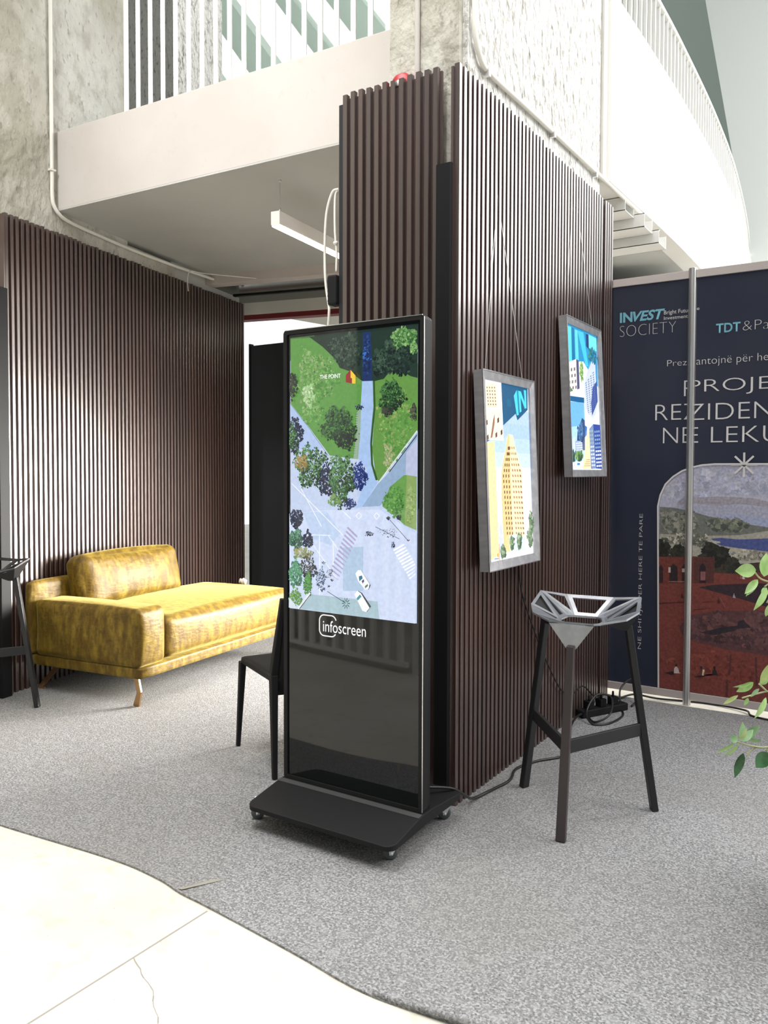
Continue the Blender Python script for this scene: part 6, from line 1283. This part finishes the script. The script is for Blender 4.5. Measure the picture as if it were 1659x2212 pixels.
# black cables at the foot of the pillar
curve_thing('floor_cable', 'black cable running from the kiosk along the foot of the slatted pillar', 'cable', [(-1.60, 2.60, .142), (-1.50, 2.62, .155), (-1.44, 2.72, .13), (-1.43, 2.82, .07), (-1.445, 2.92, .022), (-1.43, 3.05, .014), (-1.41, 3.2, .013), (-1.44, 3.34, .013), (-1.40, 3.48, .013), (-1.32, 3.62, .013), (-1.345, 3.80, .013), (-1.40, 3.9, .013), (-1.44, 4.1, .04), (-1.45, 4.3, .03)], .0058, 'cable')
curve_thing('poster_cable', 'thin black cable dropping from the lower poster down the slats', 'cable', [(-1.462, 3.40, .955), (-1.468, 3.45, .80), (-1.468, 3.60, .60), (-1.468, 3.78, .40), (-1.468, 3.98, .22), (-1.47, 4.15, .16), (-1.465, 4.3, .17), (-1.44, 4.4, .10)], .004, 'cable')
t = thing('power_strip', 'black power strip with plugs on the carpet at the far foot of the pillar', 'power strip', (-1.385, 4.40, .007), radians(62))
MB().box(-.17, .17, -.03, .03, 0, .042).build('body', M['blackmatt'], t, bevel=.006)
for k in range(3):
    g = MB().box(-.022, .022, -.022, .022, .042, .085).lathe([(0, 0), (.008, 0), (.006, .03), (0, .03)], (0, 0, .085), 8).build('plug', M['black'], t, bevel=.003); g.location = (-.10+k*.09, 0, 0)
curve_thing('coiled_cable', 'coiled black cable around the power strip', 'cable', [(-1.43, 4.28, .014), (-1.36, 4.20, .014), (-1.30, 4.26, .05), (-1.33, 4.38, .11), (-1.40, 4.34, .12), (-1.42, 4.24, .05), (-1.36, 4.16, .014), (-1.29, 4.22, .014), (-1.27, 4.4, .014), (-1.33, 4.56, .014), (-1.36, 4.66, .09), (-1.31, 4.72, .14), (-1.25, 4.70, .06), (-1.28, 4.60, .014)], .0055, 'cable')
curve_thing('loose_cable', 'short black cable end looping beside the kiosk side', 'cable', [(-1.412, 2.50, .42), (-1.385, 2.51, .38), (-1.38, 2.52, .33), (-1.41, 2.51, .29)], .003, 'cable') if False else None
# ceiling sensor on the right soffit
# ================================================================== PLANT
PT = thing('potted_plant', 'leafy green ficus whose branches reach in at the right edge', 'plant', (-.083, 2.80, 0), radians(32.8))
MB().lathe([(0, .007), (.15, .007), (.19, .33), (.20, .35), (.18, .35), (.172, .30), (0, .30)], (.02, 0, 0), 28).build('pot', M['pot'], PT)
MB().lathe([(0, .306), (.172, .300)], (.02, 0, 0), 28).build('soil', M['soil'], PT)
tr = MB().tube(smooth_path([(.02, 0, .30), (.03, .01, .7), (.0, -.01, 1.1), (.02, 0, 1.45)], 5), .016, 8, .006)
rr = random.Random(8); NODES = [(-.275, 1.01, 0), (-.275, .70, 0), (-.265, .53, 0)]
for (x, z, y) in NODES: tr.tube(smooth_path([(.015, 0, z-.10), (-.12, .01, z-.05), (x, y, z)], 5), .006, 6, .003)
extra = []
for k in range(32):
    a = rr.uniform(-1.9, 1.9); z = rr.uniform(.55, 1.5); r = rr.uniform(.16, .34); q = Vector((.02+r*cos(a)*.8, r*sin(a), z)); extra.append(q)
    tr.tube(smooth_path([(.015, 0, z-.14), tuple((Vector((.015, 0, z-.1))+q)/2), tuple(q)], 4), .005, 5, .002)
tr.build('trunk', M['stem'], PT)
mb = MB()
for s in STEMS:
    mb.tube(smooth_path([(x, .008*((i % 2)*2-1)*.3, z) for i, (x, z) in enumerate(s)], 4), .0026, 6)
mb.build('twigs', M['stem'], PT)
def leaf_mesh(mb, base, tip, w, side, curl):
    b, t_ = Vector(base), Vector(tip); ax = t_-b; s = side.normalized(); nm = ax.normalized().cross(s); n = 9; vs = []
    for i in range(n+1):
        u = i/n; c = b+ax*u+nm*(curl*sin(u*pi)); ww = w*.5*(sin(pi*min(1, u**.85*.98+.01)))**.8*(1 if u < .75 else 1-(u-.75)*1.2)
        vs += [c-s*ww+nm*(ww*.35), c, c+s*ww+nm*(ww*.35)]
    fs = [f for i in range(n) for f in ((3*i, 3*i+1, 3*i+4, 3*i+3), (3*i+1, 3*i+2, 3*i+5, 3*i+4))]
    mb.add(vs, fs, True)
rl = random.Random(21)
byk = {0: MB(), 1: MB(), 2: MB(), 3: MB()}
for x0, z0, x1, z1, w, k in LEAVES:
    y0 = rl.uniform(-.03, .03); y1 = y0+rl.uniform(-.02, .02); ax = Vector((x1-x0, y1-y0, z1-z0))
    side = ax.cross(Vector((0, 1, 0))).normalized()+Vector((0, rl.uniform(-.45, .15), 0))
    leaf_mesh(byk[k], (x0, y0, z0), (x1, y1, z1), w*1.15, side, rl.uniform(-.006, .006))
for q in extra:
    for j in range(9):
        d = Vector((rr.uniform(-1, 1), rr.uniform(-1, 1), rr.uniform(-.8, .5))).normalized()*rr.uniform(.055, .085)
        if q.x+d.x < -.18: continue
        leaf_mesh(byk[(j+int(q.z*10)) % 4 if j != 3 else 0], q, q+d, rr.uniform(.025, .036), d.cross(Vector((0, 0, 1)))+Vector((0, 0, rr.uniform(-.02, .02))), .004)
for k in range(4): e = byk[k].build('leaves', M['leaf%d' % k], PT, fix=False); e['label'] = ['mid green leaves', 'grey green leaf undersides', 'young yellow green leaves', 'dark green old leaves'][k]
